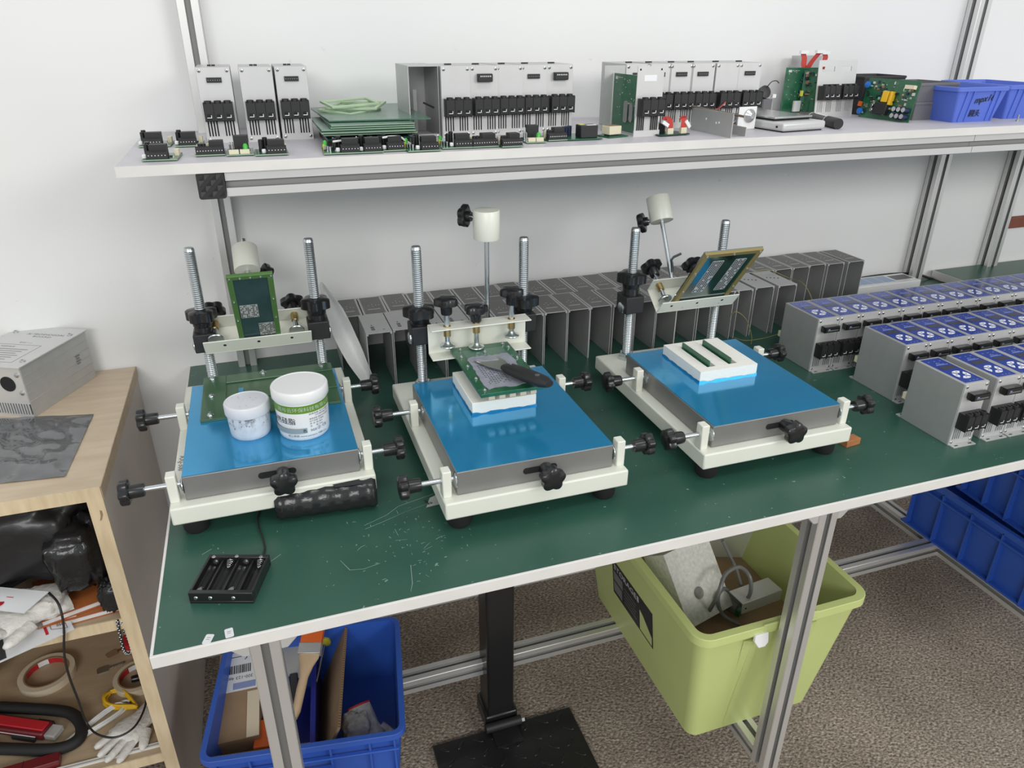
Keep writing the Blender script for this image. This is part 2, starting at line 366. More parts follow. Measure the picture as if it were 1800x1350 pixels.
# ---------------------------------------------------------------- second bench at the right
W2 = thing('workbench', 'neighbouring green-topped bench with aluminium post at the right edge', 'workbench', (1.612, .2, 0))
q = TR(-1.612, -.2, 0)
M('laminate', q).bb(1.614, .30, .6695, 3.2, YW-.012, .67).build('laminate_sheet', W2, smooth=0)
M('white_edge', q).bb(1.612, .30, .655, 3.2, YW-.010, .6694).build('tabletop', W2, smooth=0)
profile('rear_post', W2, (1.770-1.612, YW-.016-.2, .11), (1.770-1.612, YW-.016-.2, SZ-.013))
for x in (1.83, 3.1): profile('leg', W2, (x-1.612, .34-.2, .0), (x-1.612, .34-.2, .655))
profile('side_beam', W2, (1.83-1.612, .355-.2, .125), (1.83-1.612, YW-.22, .125))
# ---------------------------------------------------------------- hand presses
def star(m, X, r=.015, t=.010, lobes=6, hr=.007, hl=.014, ph=0.):
    """star knob: hub from z=0 to hl, lobed head above it, along local +z"""
    def ring(s, z):
        out = []
        for j in range(lobes*8):
            a = 2*PI*j/(lobes*8); k = .5+.5*math.cos(lobes*a+ph); out.append((s*r*(.78+.22*k**.7)*math.cos(a), s*r*(.78+.22*k**.7)*math.sin(a), z))
        return out
    m.lathe([(hr*.92, 0), (hr, .002), (hr*1.05, hl)], 16, X)
    m.rings([ring(.86, hl), ring(1, hl+.0015), ring(1, hl+t-.002), ring(.90, hl+t-.0004), ring(.5, hl+t+.0006)], X=X)
    return m
def thread_prof(z0, z1, r, pitch=.0029):
    out = [(r*.89, z0)]; z = z0
    while z < z1-pitch: out += [(r*.89, z), (r, z+pitch*.5)]; z += pitch
    return out+[(r*.89, z1), (r*.8, z1+.0012)]
_rod = prim('threaded_rod', M('zinc').lathe(thread_prof(.044, .2545, .0072), 14))
def bolt_z(m, X, l, r=.0035): m.lathe([(r, 0), (r, l)], 12, X)
def press(loc, label, th, phi, wr, pz, bolts, wx, off=.0225, cx=.1205, sdz=0., kn=(-1, .0165, .008), sr=.0235, xl=-.0725, starph=(0., .5)):
    P = thing('printing_press', label, 'printing press', loc, 0, 'solder paste hand presses on the bench')
    M('ivory').bb(0, 0, .022, .2265, .325, .044).build('base_plate', P, bevel=.002)
    for x in (.021, .205):
        for y in (.022, .30):
            M('rubber').lathe([(.012, 0), (.0145, .004), (.0155, .022)], 18, TR(x, y, 0)).build('rubber_foot', P)
    # platform: grey steel box, blue film on its top
    m = M('grey_paint'); m.bb(.017, .013, .0445, .2105, .252, .0748); m.build('platform', P, bevel=.0012, label='grey steel platform box')
    M('film').bb(.0175, .0135, .0748, .21, .2515, .0755).build('blue_film', P, smooth=0, label='blue protective film on the platform')
    m = M('dark'); m.prism([(x, y) for x, y in rrect(.042, .008, .0039, 5)], 0, .0006, TR(.117, .0131, .0605) @ RX(90)); m.build('slot', P)
    m = M('black'); star(m, TR(.123, .0125, .0605) @ RX(90) @ RZ(15), .0155, .012, 5, .0085, .017, 0); m.build('front_knob', P, label='black star knob on the front slot')
    # side adjusters
    for sx, y in ((-1, .019), (-1, .192), (1, .019), (1, .205)):
        x0 = .0005 if sx < 0 else .2155
        L = M('ivory').bb(x0, y-.007, .0437, x0+.0105, y+.007, .078).build('lug', P, bevel=.0012)
        xo = x0 if sx < 0 else x0+.0105
        ln = .026 if sx < 0 else .017
        M('zinc').cyl((.0165 if sx < 0 else .2110, y, .064), (xo+sx*ln, y, .064), .0031, n=12).build('adjuster_bolt', P)
        m = M('zinc'); X = TR(.0168 if sx < 0 else .2107, y, .062) @ RY(-90 if sx < 0 else 90)
        m.lathe([(.0098, 0), (.0098, .0008), (.006, .0022), (.003, .0034)], 18, X); m.build('washer', P)
        m = M('black'); star(m, TR(xo+sx*(ln-.003), y, .064) @ RY(-90 if sx < 0 else 90) @ RZ(rnd.uniform(0, 60)), .0147, .0105, 6, .0078, .0145); m.build('adjuster_knob', P)
    for i, x in enumerate((.042, .197)):
        o = bpy.data.objects.new('threaded_rod', _rod); COL.objects.link(o); o.parent = P; o.location = (x, .300, 0)
        M('zinc').lathe([(.0115, .044), (.0118, .046), (.0118, .054), (.0105, .0555)], 6, TR(x, .300, 0)).build('hex_nut', P)
        b2 = M('black_matte').box((x, .300, pz+.0045), (.030, .034, .027)).build('clamp_block', P, bevel=.0015)
        m = M('black'); m.lathe([(.0130, 0), (.0125, .012+sdz)], 16, TR(x, .300, pz+.018)); star(m, TR(x, .300, pz+.019+sdz) @ RZ(20+30*i), sr, .0155, 5, .0135, .009, starph[i]); m.build('clamp_knob', P)
        m = M('zinc'); sgn = -1 if i == 0 else 1
        m.lathe([(.0090, 0), (.0088, .0015), (.0055, .003)], 16, TR(x+sgn*.0150, .300, pz-.003) @ RY(90*sgn)); m.build('pivot_bolt', P)
    m = M('zinc')
    for xa, xb in ((.055, .0625), (.176, .184)): m.cyl((xa, .303, pz), (xb, .303, pz), .0042, n=12)
    m.build('pivot_shaft', P)
    # swinging channel with its clamp screws
    G = TR(cx, .300, pz) @ RX(-th) @ TR(0, .0225-off, 0)
    x0, x1 = xl, .0725
    m = M('ivory', G); t = .0018
    m.bb(x0, -.0225, -.0225, x1, -.0225+t, .0225); m.bb(x0, -.048, .0225-t, x1, -.0223, .0225); m.bb(x0, -.048, -.0225, x1, -.0223, -.0225+t)
    ch = m.build('swing_channel', P, bevel=.0008)
    for hx in (-.045, 0, .045):
        M('dark', G).lathe([(.0022, 0), (.0022, .0002)], 10, TR(hx, -.038, -.0227)).build('bolt_hole', ch)
    for hx, drop, kz in bolts:
        X = G @ TR(hx, -.036, .0225-drop)
        s = M('zinc', X); s.lathe([(.0036, -.026), (.0036, kz+.002)], 14); s.lathe([(.0105, -.030), (.0112, -.0288), (.0108, -.0275), (.006, -.0255), (.0036, -.022)], 20); s.build('clamp_screw', P)
        M('brass', X).lathe([(.0052, -.014+drop), (.0052, .0012+drop)], 14).build('bushing', P)
        m = M('black', X); star(m, TR(0, 0, kz) @ RZ(hx*900), .0172, .011, 5, .0078, .013); m.build('clamp_screw_knob', P)
    # counterweight on its bar
    B = TR(wx, .300, pz) @ RX(-phi)
    M('zinc', B).lathe([(.0034, 0 if off > .01 else .027), (.0034, max(wr+.020, .165))], 12).build('weight_bar', P)
    m = M('ivory', B); m.lathe([(.0034, wr-.020), (.0182, wr-.020), (.0186, wr-.0192), (.0186, wr+.0192), (.0180, wr+.020), (.0034, wr+.0201)], 32); m.build('counterweight', P)
    m = M('zinc', B @ TR(0, 0, wr+kn[2])); m.cyl((kn[0]*.011, .012, 0), (kn[0]*.0185, .0190, 0), .003); m.build('weight_bolt', P)
    m = M('black', B @ TR(kn[0]*.0165, kn[1], wr+kn[2]) @ RZ(-kn[0]*48) @ RX(-90)); star(m, Matrix(), .0165, .010, 5, .007, .006); m.build('weight_knob', P)
    return P, G
PO = [(.0115, .172, TZ), (.301, .0855, TZ), (.6325, .086, TZ)]
P1, G1 = press(PO[0], 'leftmost hand press, grease jars on its blue platform, stencil tilted up', 57, 47, .130, .119, ((-.056, .003, .004), (.053, .003, .004)), .109, off=.004, cx=.1125, sdz=.006, kn=(1, .0165, -.014), sr=.0215)
P2, G2 = press(PO[1], 'middle hand press with stencil lowered onto white foam block and counterweight upright', 0, 0, .151, .127, ((-.048, .0, .018), (-.006, .0072, .010), (.046, -.004, .018)), .142)
P3, G3 = press(PO[2], 'rightmost hand press with tilted olive stencil frame and two slotted boards in foam', 53, 30, .147, .135, ((-.050, .002, .016), (.022, .004, .014)), .122, off=.004, cx=.1430, sdz=.009, kn=(-1, .0125, -.014), xl=-.0640)
# hex key hanging on the right press channel
hk = M('zinc'); a = gy(1182, 478, .40); hk.tube([a, gy(1181, 462, .40), gy(1180, 457, .40), gy(1184, 452, .40), gy(1197, 446, .40)], .0022, 6)
tag(hk.build('hex_key'), 'small bent hex key behind tilted channel of right press', 'hex key')
text('AXJ-300', .009, 'print_grey', 'maker_mark', P1, TR(.0042, .118, .0442) @ RZ(-90), extr=.0001, width=.036)
# ---------------------------------------------------------------- stencils held in the channels
def hexnut(m, X, r=.0028, h=.0018):
    m.lathe([(r, 0), (r, h*.6), (r*.6, h)], 6, X); m.lathe([(r*.5, h*.5), (r*.5, h+.0012)], 8, X)
def stencil(G, po, x0, x1, y0, y1, z, label, rim, rimw, sheet, group=None):
    X = TR(*po) @ G
    S = bpy.data.objects.new('stencil_frame', None); COL.objects.link(S); tag(S, label, 'stencil', group)
    S.matrix_world = X @ TR(x0, y1, z)
    w, d = x1-x0, y0-y1
    m = M(rim); t = .005
    m.bb(0, 0, 0, w, rimw, t); m.bb(0, d-rimw, 0, w, d, t); m.bb(0, rimw, 0, rimw, d-rimw, t); m.bb(w-rimw, rimw, 0, w, d-rimw, t)
    m.build('frame', S, bevel=.0006)
    M(sheet).bb(rimw*.6, rimw*.6, .0014, w-rimw*.6, d-rimw*.6, .0022).build('stencil_sheet', S, smooth=0)
    return S, w, d
# left press: narrow green frame, underside with two perforated patches faces the camera
S1, w, d = stencil(G1, PO[0], -.025, .031, -.026, -.177, -.0205, 'narrow green-rimmed stencil standing in channel of left press', 'green_rim', .007, 'stencil_dark')
def patch(S, name, x, y, nx, ny, pitch, z, mt, hole, skip=0.):
    g = M(mt); s2 = pitch*.12
    for i in range(nx+1): g.bb(x+i*pitch-s2, y, z-.0003, x+i*pitch+s2, y+ny*pitch, z)
    for j in range(ny+1): g.bb(x, y+j*pitch-s2, z-.0003, x+nx*pitch, y+j*pitch+s2, z)
    g.use(hole)
    for i in range(nx):
        for j in range(ny):
            if rnd.random() < skip: g.use(mt)
            else: g.use(hole)
            g.bb(x+i*pitch+s2, y+j*pitch+s2, z-.0002, x+(i+1)*pitch-s2, y+(j+1)*pitch-s2, z)
    g.build(name, S, smooth=0, kind='stuff')
patch(S1, 'perforated_patch', .009, .060, 10, 12, .0022, .0013, 'plate', 'dark', .35)
patch(S1, 'perforated_patch', .029, .102, 9, 12, .0022, .0013, 'plate', 'dark', .35)
for q in [(.0035+.0125*k, .004) for k in range(5)] + [(.0035, .05+.04*k) for k in range(2)] + [(w-.0035, .05+.04*k) for k in range(2)]:
    m = M('zinc'); hexnut(m, TR(q[0], q[1], 0) @ RX(180), .0016, .0012); m.build('nut', S1)
# middle press: green plate smeared with grey paste
S2, w, d = stencil(G2, PO[1], -.0425, .0435, -.026, -.180, -.0205, 'green stencil smeared with grey paste, lowered on middle press', 'pcb', .014, 'green_panel')
M('green_panel').bb(.010, .10, .0022, w-.010, d-.010, .0048).build('plate', S2)
m = M('paste'); n = 46; pts = []
for k in range(n):
    a = 2*PI*k/n; cx, cy = w/2, .062; ex, ey = .031, .050
    c, s_ = math.cos(a), math.sin(a); q = max(abs(c), abs(s_)); pts.append((cx+ex*c/q*rnd.uniform(.95, 1.05), cy+ey*s_/q*rnd.uniform(.95, 1.05)))
m.prism(pts, .0050, .0060); m.build('solder_paste', S2, label='dried grey paste with torn edges')
g = M('dark')
for i in range(8):
    for j in range(12):
        if rnd.random() < .85: g.box((.020+i*.0037, .024+j*.0052, .00605), (.0022, .0012, .0003))
g.build('aperture_grid', S2, smooth=0, kind='stuff')
M('paste').bb(.017, .0225, .0059, .0525, .0232, .0063).build('aperture_line', S2)
for q in ((.008, .010), (w-.012, .008), (.007, .046), (w-.006, .05), (.007, .086), (w-.006, .094), (.007, .118), (w-.006, .132), (.012, .142), (w-.010, .145), (w/2, .125)):
    m = M('zinc'); hexnut(m, TR(q[0], q[1], .005), .0027, .002); m.build('nut', S2)
for i in range(5):
    M('tape').bb(.012+.014*i, .006, -.0075, .020+.014*i, .016, -.0002).build('standoff', S2, label='pale standoff under the stencil edge')
# right press: olive frame with bright foil
S3, w, d = stencil(G3, PO[2], -.043, .053, -.026, -.161, -.0205, 'olive-rimmed stencil with bright foil and two perforated strips, tilted up', 'olive_rim', .0075, 'stencil')
M('stencil').bb(-.0002, -.0002, .0045, w+.0002, d, .0062).build('backing_plate', S3, label='bright metal backing plate')
patch(S3, 'perforated_strip', .022, .020, 5, 21, .0036, .0013, 'plate', 'dark', .12)
patch(S3, 'perforated_strip', .060, .020, 5, 21, .0036, .0013, 'plate', 'dark', .12)
for q in [(.004, .004), (w-.004, .004), (w/2, .004), (.004, .045), (.004, .09), (w-.004, .045), (w-.004, .09), (.02, d-.004), (w-.01, d-.004), (w/2, d-.004)]:
    m = M('zinc'); hexnut(m, TR(q[0], q[1], 0) @ RX(180), .0018, .0012); m.build('nut', S3)
# ---------------------------------------------------------------- what lies on the presses
PL = TZ+.0755
def foam_block(x0, y0, x1, y1, name, label, h=.0168):
    T = thing('foam_block', label, 'foam block', (x0, y0, PL), 0, None)
    return T, x1-x0, y1-y0, h
F2, w, d, h = foam_block(.372, .222, .459, .322, 'foam_block', 'white foam block under paste-smeared stencil of middle press')
M('foam').bb(0, 0, 0, w, d, h).build('block', F2, bevel=.001)
def film_skirt(F, w, d):
    m = M('film'); r = random.Random(2); P_ = []
    for (x0, y0), (x1, y1) in (((-.0006, -.0006), (w+.0006, -.0006)), ((w+.0006, -.0006), (w+.0006, d+.0006)), ((w+.0006, d+.0006), (-.0006, d+.0006)), ((-.0006, d+.0006), (-.0006, -.0006))):
        P_ += [(x0+(x1-x0)*k/14, y0+(y1-y0)*k/14) for k in range(14)]
    m.rings([[(x, y, 0) for x, y in P_], [(x, y, .0012+r.random()*.0022) for x, y in P_]], cap0=False, cap1=False); m.build('film_edge', F, smooth=0)
film_skirt(F2, w, d)
F3, w, d, h = foam_block(.699, .213, .792, .316, 'foam_block', 'white slotted foam block on the right press platform')
m = M('foam'); sl = [(.016, .028), (.050, .062)]
ys = (.012, .088); xs = [0, .018, .032, .053, .067, w]
m.bb(0, 0, 0, w, d, h*.45); m.bb(0, 0, h*.45, w, ys[0], h); m.bb(0, ys[1], h*.45, w, d, h)
for a, b2 in ((0, 1), (2, 3), (4, 5)): m.bb(xs[a], ys[0], h*.45, xs[b2], ys[1], h)
m.build('block', F3, smooth=0); film_skirt(F3, w, d)
for k, x in enumerate((.022, .057)):
    T = thing('circuit_strip', ('left' if k == 0 else 'right')+' green circuit strip standing in the slotted foam block', 'circuit board', (.699+x, .213+.050, PL+h*.45), 0, 'strips in the slotted foam')
    M('pcb').bb(-.0011, -.036, 0, .0011, .036, h*.55+.0075).build('board', T)
    m = M('pcb_edge'); m.bb(.0011, -.034, 0, .0015, .034, .004)
    for j in range(12): m.bb(.0011, -.033+j*.0056, .006, .0028, -.030+j*.0056, .0095)
    m.build('component_row', T)
# jig plate on the left press
J = thing('jig_plate', 'green milled jig plate bolted on left press platform', 'jig plate', (.0115+.0165, .306, PL))
q0 = [gz(x, y, PL) - Vector((.028, .306, PL)) for x, y in ((353, 740), (600, 706), (583, 636), (366, 668))]
cx = [(p.x, p.y) for p in q0]
x0, y0, x1, y1 = .016, .003, .190, .134
m = M('jig_green'); m.bb(x0, y0, 0, x1, y1, .0018)
m.bb(x0, y0, .0018, x0+.030, y1, .0034); m.bb(x0+.030, y1-.026, .0018, x1, y1, .0034); m.bb(x0+.030, y0, .0018, x1, y0+.016, .0034); m.bb(x0+.044, .050, .0018, x1, .098, .0030)
m.build('plate', J, bevel=.0005)
M('film').bb(x0+.046, .062, .0030, x0+.052, .086, .00315).build('slot', J, smooth=0)
M('pcb_edge').bb(x0+.030, y1-.0266, .0033, x1-.03, y1-.0258, .0036).build('milled_edge', J)
for q in ((x0+.012, y1-.008), (x0+.012, .07), (x0+.012, .014), (.095, y1-.008), (x1-.014, y1-.008), (x0+.075, .010)):
    s = M('zinc'); s.lathe([(.0044, 0), (.0044, .0008)], 16, TR(*q, .0034)); hexnut(s, TR(*q, .0042), .0034, .0024); s.build('screw', J)
# jars
def jar(name, label, loc, r, h, lid, lidr, body, lidm='jar_white'):
    T = thing(name, label, 'jar', loc)
    m = M(body); m.lathe([(r*.88, 0), (r*.93, .0015), (r*.96, .006), (r, h*.55), (r, h-lid*.7), (r*.97, h-lid*.6)], 40); m.build('body', T)
    m = M(lidm); m.lathe([(lidr*.985, h-lid), (lidr, h-lid+.0008), (lidr, h-.002), (lidr*.97, h-.0004), (lidr*.92, h), (lidr*.90, h-.0006), (0.002, h-.0005)], 40); m.build('lid', T)
    return T
a = gz(443, 776, PL); b2 = gz(540, 776, PL)
J1 = jar('grease_jar', 'small grease-smeared white jar beside the labelled jar', (a.x, a.y+.0245, PL), .0246, .0438, .0140, .0264, 'smear', 'lid_grey')
m = M('print_grey')
for k in range(16):   # dried grease below the lid
    t = rnd.uniform(-2.9, -.2); z = .0296-abs(rnd.gauss(0, .006)); w_ = rnd.uniform(.001, .004); hh = rnd.uniform(.0006, .0024); rr = .02475
    m.put([(rr*math.cos(t+dx*w_/rr), rr*math.sin(t+dx*w_/rr), z+dz*hh) for dx, dz in ((-.5, 0), (.2, -.6), (.5, .1), (.1, .6))], [(0, 1, 2, 3)])
for k in range(14):
    x, y = rnd.uniform(-.016, .016), rnd.uniform(-.016, .012); s_ = rnd.uniform(.0003, .001); m.put([(x-s_, y, .0439), (x, y-s_*.5, .0439), (x+s_*1.4, y, .0439), (x, y+s_*.5, .0439)], [(0, 1, 2, 3)])
m.build('grease_smears', J1, smooth=0, kind='stuff')
R2 = .0312; J2 = jar('grease_jar', 'large white jar with green-banded Chinese label', (b2.x, b2.y+.031, PL), R2, .0640, .0140, .0334, 'jar_white')
ang0 = math.atan2(CC.y-(b2.y+.031), CC.x-b2.x)
def onjar(z0, cx, rr=R2+.0004):
    def f(p):
        t = ang0 + (p.x*1.07+cx*1.07)/rr; return Vector((rr*math.cos(t), rr*math.sin(t), (z0+p.y)*1.09))
    return f
m = M('label_green'); n = 40
m.rings([[((R2+.0002)*math.cos(ang0-1.9+3.8*j/n), (R2+.0002)*math.sin(ang0-1.9+3.8*j/n), z) for j in range(n+1)] for z in (.0376, .0474)], close=False, cap0=False, cap1=False); m.build('label_band', J2)
m = M('label_grey'); m.rings([[((R2+.0002)*math.cos(ang0-1.5+1.58*j/n), (R2+.0002)*math.sin(ang0-1.5+1.68*j/n), z) for j in range(n+1)] for z in (.0114, .0180)], close=False, cap0=False, cap1=False); m.build('label_strip', J2)
for body, sz, mt, z, cx, w_ in (('雨与云环保科技有限公司', .0056, 'print_white', .0370, -.0305, .068), ('导热硅脂', .0085, 'print_black', .0222, -.0440, .034), ('水牌  颜色: 灰色', .0045, 'print_black', .0117, -.0285, .030),
        ('应用范围: 电子元器件', .0022, 'print_grey', .0318, .006, .027), ('CPU散热器, LED', .0020, 'print_grey', .0292, .013, .020), ('使用说明: 搅拌均匀后使用', .0020, 'print_grey', .0260, .006, .026), ('生产日期: 见瓶底', .0020, 'print_grey', .0232, .006, .018), ('保  质  期: 两年', .0020, 'print_grey', .0202, .006, .016), ('净      重: 500g', .0020, 'print_grey', .0172, .006, .016),
        ('SGS', .0036, 'print_black', .0118, .006, .007), ('CE', .0042, 'print_black', .0128, .021, .006), ('网上商城: www.yuyuyun.1688.com', .0030, 'print_grey', .0062, -.020, .046)):
    text(body, sz, mt, 'label_print', J2, None, bend=onjar(z, cx), width=w_)
m = M('print_grey'); f = onjar(.0138, .0165); rr = []
for r in (.0019, .0022): rr.append([f(Vector((r*math.cos(2*PI*j/20), r*math.sin(2*PI*j/20), 0))) for j in range(20)])
m.rings(rr, cap0=False, cap1=False); f2 = onjar(.0138, .0165); m.put([f2(Vector(q)) for q in ((-.0006, -.0012, 0), (.0002, -.0012, 0), (.0010, .0012, 0), (.0002, .0012, 0))], [(0, 1, 2, 3)]); m.build('label_print', J2)
# spatula lying on the paste
a = gz(845, 632, PL+.0375); e = gz(962, 683, PL+.0425); dr = (e-a); L = Vector((dr.x, dr.y, 0)).length
SP = thing('putty_knife', 'putty knife with black handle lying across the pasted stencil', 'putty knife', (a.x, a.y, PL+.0384), math.atan2(dr.y, dr.x), rot=(0, -.06, math.atan2(dr.y, dr.x)))
m = M('steel'); m.prism([(0, -.012), (.004, .022), (.030, .018), (.056, .008), (.056, -.006), (.030, -.012)], 0, .0008); m.build('blade', SP, label='steel blade with dried paste')
M('paste').prism([(.001, -.010), (.005, .018), (.022, .014), (.012, -.004)], .0008, .0016).build('paste_smear', SP)
h0 = .050; hp = []
for k in range(9):
    t = k/8; x = h0+(L-h0+.004)*t; wy = .0085+.003*math.sin(PI*t*.9)+(.001*t); th2 = .0055+.001*math.sin(PI*t)
    if k == 8: wy *= .62; th2 *= .7
    if k == 0: wy *= .8; th2 *= .6
    hp.append([(x, (wy+.0*1)*math.copysign(abs(math.cos(2*PI*j/16))**.7, math.cos(2*PI*j/16)), .003+th2*math.copysign(abs(math.sin(2*PI*j/16))**.8, math.sin(2*PI*j/16))) for j in range(16)])
M('black_matte').rings(hp).build('handle', SP, smooth=60)
M('steel').lathe([(.0035, .0), (.0035, .0008)], 16, TR(L-.018, 0, .0088)).build('hang_hole', SP, label='bright metal-lined hang hole'); M('steel').lathe([(.002, 0), (.002, .0007)], 12, TR(h0+.012, .001, .0086)).build('rivet', SP)
# ---------------------------------------------------------------- loose things on the bench
a = gz(490, 926, TZ); b2 = gz(668, 900, TZ); c = a.lerp(b2, .5); an = math.atan2(b2.y-a.y, b2.x-a.x); L = (b2-a).length
R_ = thing('bag_roll', 'roll of black plastic bags in front of left press', 'bag roll', (c.x, c.y+.0195, TZ), an)
m = M('bag_shine'); rs = []
for k in range(25):
    x = -L/2+L*k/24; r = .0205+.0006*math.sin(k*1.7)-(.0025 if k in (0, 24) else 0)
    rs.append([(x, r*math.cos(2*PI*j/28)*(1+.03*math.sin(3*j+k)), .0207+r*math.sin(2*PI*j/28)*(1+.015*math.sin(5*j+k*.7))) for j in range(28)])
m.rings(rs); m.build('roll', R_, smooth=60)
m = M('bag_shine'); rs = []
for k in range(9):
    t = -.6+k*.35; rs.append([(-L*.18+.02*s2+.004*k, (.0222)*math.cos(t), .0207+.0222*math.sin(t)) for s2 in (0, .5, 1, 1.6)])
m.rings(rs, close=False, cap0=False, cap1=False); m.build('loose_flap', R_, smooth=60)
M('red').bb(-L*.20, -.004, .0408, -L*.17, .004, .0420).build('red_tab', R_)
# battery holder
a = gz(334, 1061, TZ); b2 = gz(447, 1061, TZ); an = math.atan2(b2.y-a.y, b2.x-a.x)
H = thing('battery_holder', 'empty black four-cell battery holder near the bench corner', 'battery holder', (a.x, a.y, TZ), an)
w, d, h = .064, .060, .0135
m = M('black'); m.bb(0, 0, 0, w, d, .003); m.bb(0, 0, .003, w, .005, h); m.bb(0, d-.005, .003, w, d, h)
for k in range(5):
    x = 0 if k == 0 else (w-.0025 if k == 4 else k*w/4-.001); m.bb(x, .005, .003, x+(.0025 if k in (0, 4) else .002), d-.005, h if k in (0, 4) else h*.8)
for k in range(4):
    for j in range(6):
        t0, t1 = PI+PI*j/6, PI+PI*(j+1)/6; xc = (k+.5)*w/4; r = w/8-.001
        m.put([(xc+r*math.cos(t0), .005, .0105+r*math.sin(t0)), (xc+r*math.cos(t1), .005, .0105+r*math.sin(t1)), (xc+r*math.cos(t1), d-.005, .0105+r*math.sin(t1)), (xc+r*math.cos(t0), d-.005, .0105+r*math.sin(t0))], [(0, 1, 2, 3)])
m.build('case', H, bevel=.0006)
for k in range(4):
    xc = (k+.5)*w/4; front = k % 2 == 0
    y0, s_ = (.0055, 1) if front else (d-.0055, -1)
    m = M('steel'); m.tube([(xc+(.0042-.0007*i/8)*math.cos(i*.785), y0+s_*(.001+.0075*i/32), .0085+(.0042-.0007*i/8)*math.sin(i*.785)) for i in range(33)], .0004, 5); m.build('spring', H)
    m = M('steel'); y0, s_ = (d-.0055, -1) if front else (.0055, 1); m.lathe([(.003, 0), (.003, .0008), (.0012, .0012)], 12, TR(xc, y0, .0085) @ RX(90*s_ if s_ > 0 else 90)); m.build('contact', H)
for x in (.007, .0215, .0445): M('steel').lathe([(.0022, 0), (.0016, .0009)], 12, TR(x, 0, .007) @ RX(90)).build('rivet', H)
for x, y in ((.006, .056), (.030, .057), (.056, .056)): M('steel').lathe([(.0022, 0), (.0016, .0007)], 12, TR(x, y, h)).build('rivet', H)
pts = [gz(x, y, TZ+.0022) for x, y in ((452, 991), (462, 978), (466, 962), (462, 945), (455, 928), (452, 912), (456, 899))]
m = M('black_cable'); m.tube([Vector((H.matrix_basis.inverted() @ p)) for p in pts], .0011, 6); m.build('lead', H)
# stickers on the edge
for (x, y, rot_, lab) in ((366, 1124, -.35, 'tilted white paper sticker folded over the bench edge'), (403, 1113, .12, 'upright white paper sticker right of the tilted one')):
    p = gz(x, y, TZ); T = thing('sticker', lab, 'sticker', (p.x, max(.006, p.y), TZ+.0002), rot_)
    m = M('paper'); m.prism(rrect(.0078, .0125, .0015, 3), 0, .0003); m.build('sheet', T)
    m = M('print_grey'); m.bb(-.0018, .0015, .0003, .0018, .0020, .0004); m.bb(-.0018, -.0008, .0003, .0014, -.0003, .0004); m.build('print', T, smooth=0)
# clear bag scrap under the middle press, wood scrap under the right one
p = gz(765, 888, TZ); T = thing('plastic_scrap', 'scrap of printed clear bag under middle press corner', 'plastic scrap', (p.x, p.y, TZ), .5)
m = M('clear_grey'); m.put([(-.011, .004, .0003), (.002, .012, .004), (.022, .004, .009), (.020, -.012, .0003), (.006, -.006, .002)], [(0, 4, 1), (4, 2, 1), (4, 3, 2)]); m.build('film', T, smooth=0)
text('ASM-F\nR7A', .004, 'print_black', 'print', T, TR(-.005, .004, .0024) @ RZ(75))
a = gz(1503, 783, TZ); T = M('mdf').bb(-.016, -.004, 0, .010, .010, .0095).build('wood_offcut', loc=(a.x-.001, a.y+.004, TZ), rot=(0, 0, .12), bevel=.0006)
tag(T, 'small reddish wood offcut under the right press corner', 'wood scrap')
# rolled foam sheet leaning behind the left press
m = M('wrap'); rs = []
A_ = [gz(652, 679, TZ+.001), gz(622, 640, TZ+.03), gz(598, 592, TZ+.07), gz(580, 545, TZ+.10), gz(563, 498, TZ+.125)]
for i, t in enumerate([k/12 for k in range(13)]):
    f = t*4; j = min(3, int(f)); u2 = f-j
    yy = .49+.15*t
    ctr = [gy(652, 679, .482), gy(628, 636, .502), gy(606, 590, .524), gy(588, 545, .550), gy(568, 505, .590)]
    c = ctr[j].lerp(ctr[j+1], u2); wd = .006+.013*math.sin(PI*min(1, t*.9+.08))
    rs.append([c+Vector((wd*(-.9+1.8*s2/6), .02*math.sin(s2/6*PI), .010*math.cos(s2/6*PI)*0 + .002*math.sin(s2*.9))) for s2 in range(7)])
    rs[-1] += [p+Vector((.0, .0015, .0015)) for p in reversed(rs[-1])]
m.rings(rs); o = m.build('foam_sheet', smooth=70); tag(o, 'translucent white foam wrap leaning behind left press', 'foam sheet')
# ---------------------------------------------------------------- controllers: narrow metal boxes with terminal blocks
UW, UD, UH = .0425, .086, .094
m = M('anod'); m.bb(0, .0012, 0, UW, UD, UH); ME_HOUSE = prim('housing', m, smooth=0)
# face plate with two groups of real vent slots in its lower part
def face(nl, nr):
    m = M('plate'); a, t = .0005, .0014; z0, z1 = .0085, .0285
    m.bb(a, 0, 0, UW-a, t, z0); m.bb(a, 0, z1, UW-a, t, UH-.0004)
    xs = [.0045+i*.0036 for i in range(nl)] + [UW-.0045-i*.0036-.0018 for i in range(nr)][::-1]; p = a
    for x in xs: m.bb(p, 0, z0, x, t, z1); p = x+.0018
    m.bb(p, 0, z0, UW-a, t, z1)
    m.use('dark').bb(.003, t*.8, z0-.001, UW-.003, t*1.05, z1+.001); return prim('face_plate', m, smooth=0)
ME_FACE = face(4, 4)
m = M('steel'); m.lathe([(.0022, 0), (.0022, .0006), (.0014, .0012)], 12, RX(90)); m.use('dark').box((0, -.00125, 0), (.0022, .0002, .0005)); m.box((0, -.00125, 0), (.0005, .0002, .0022)); ME_SCREW = prim('screw', m)
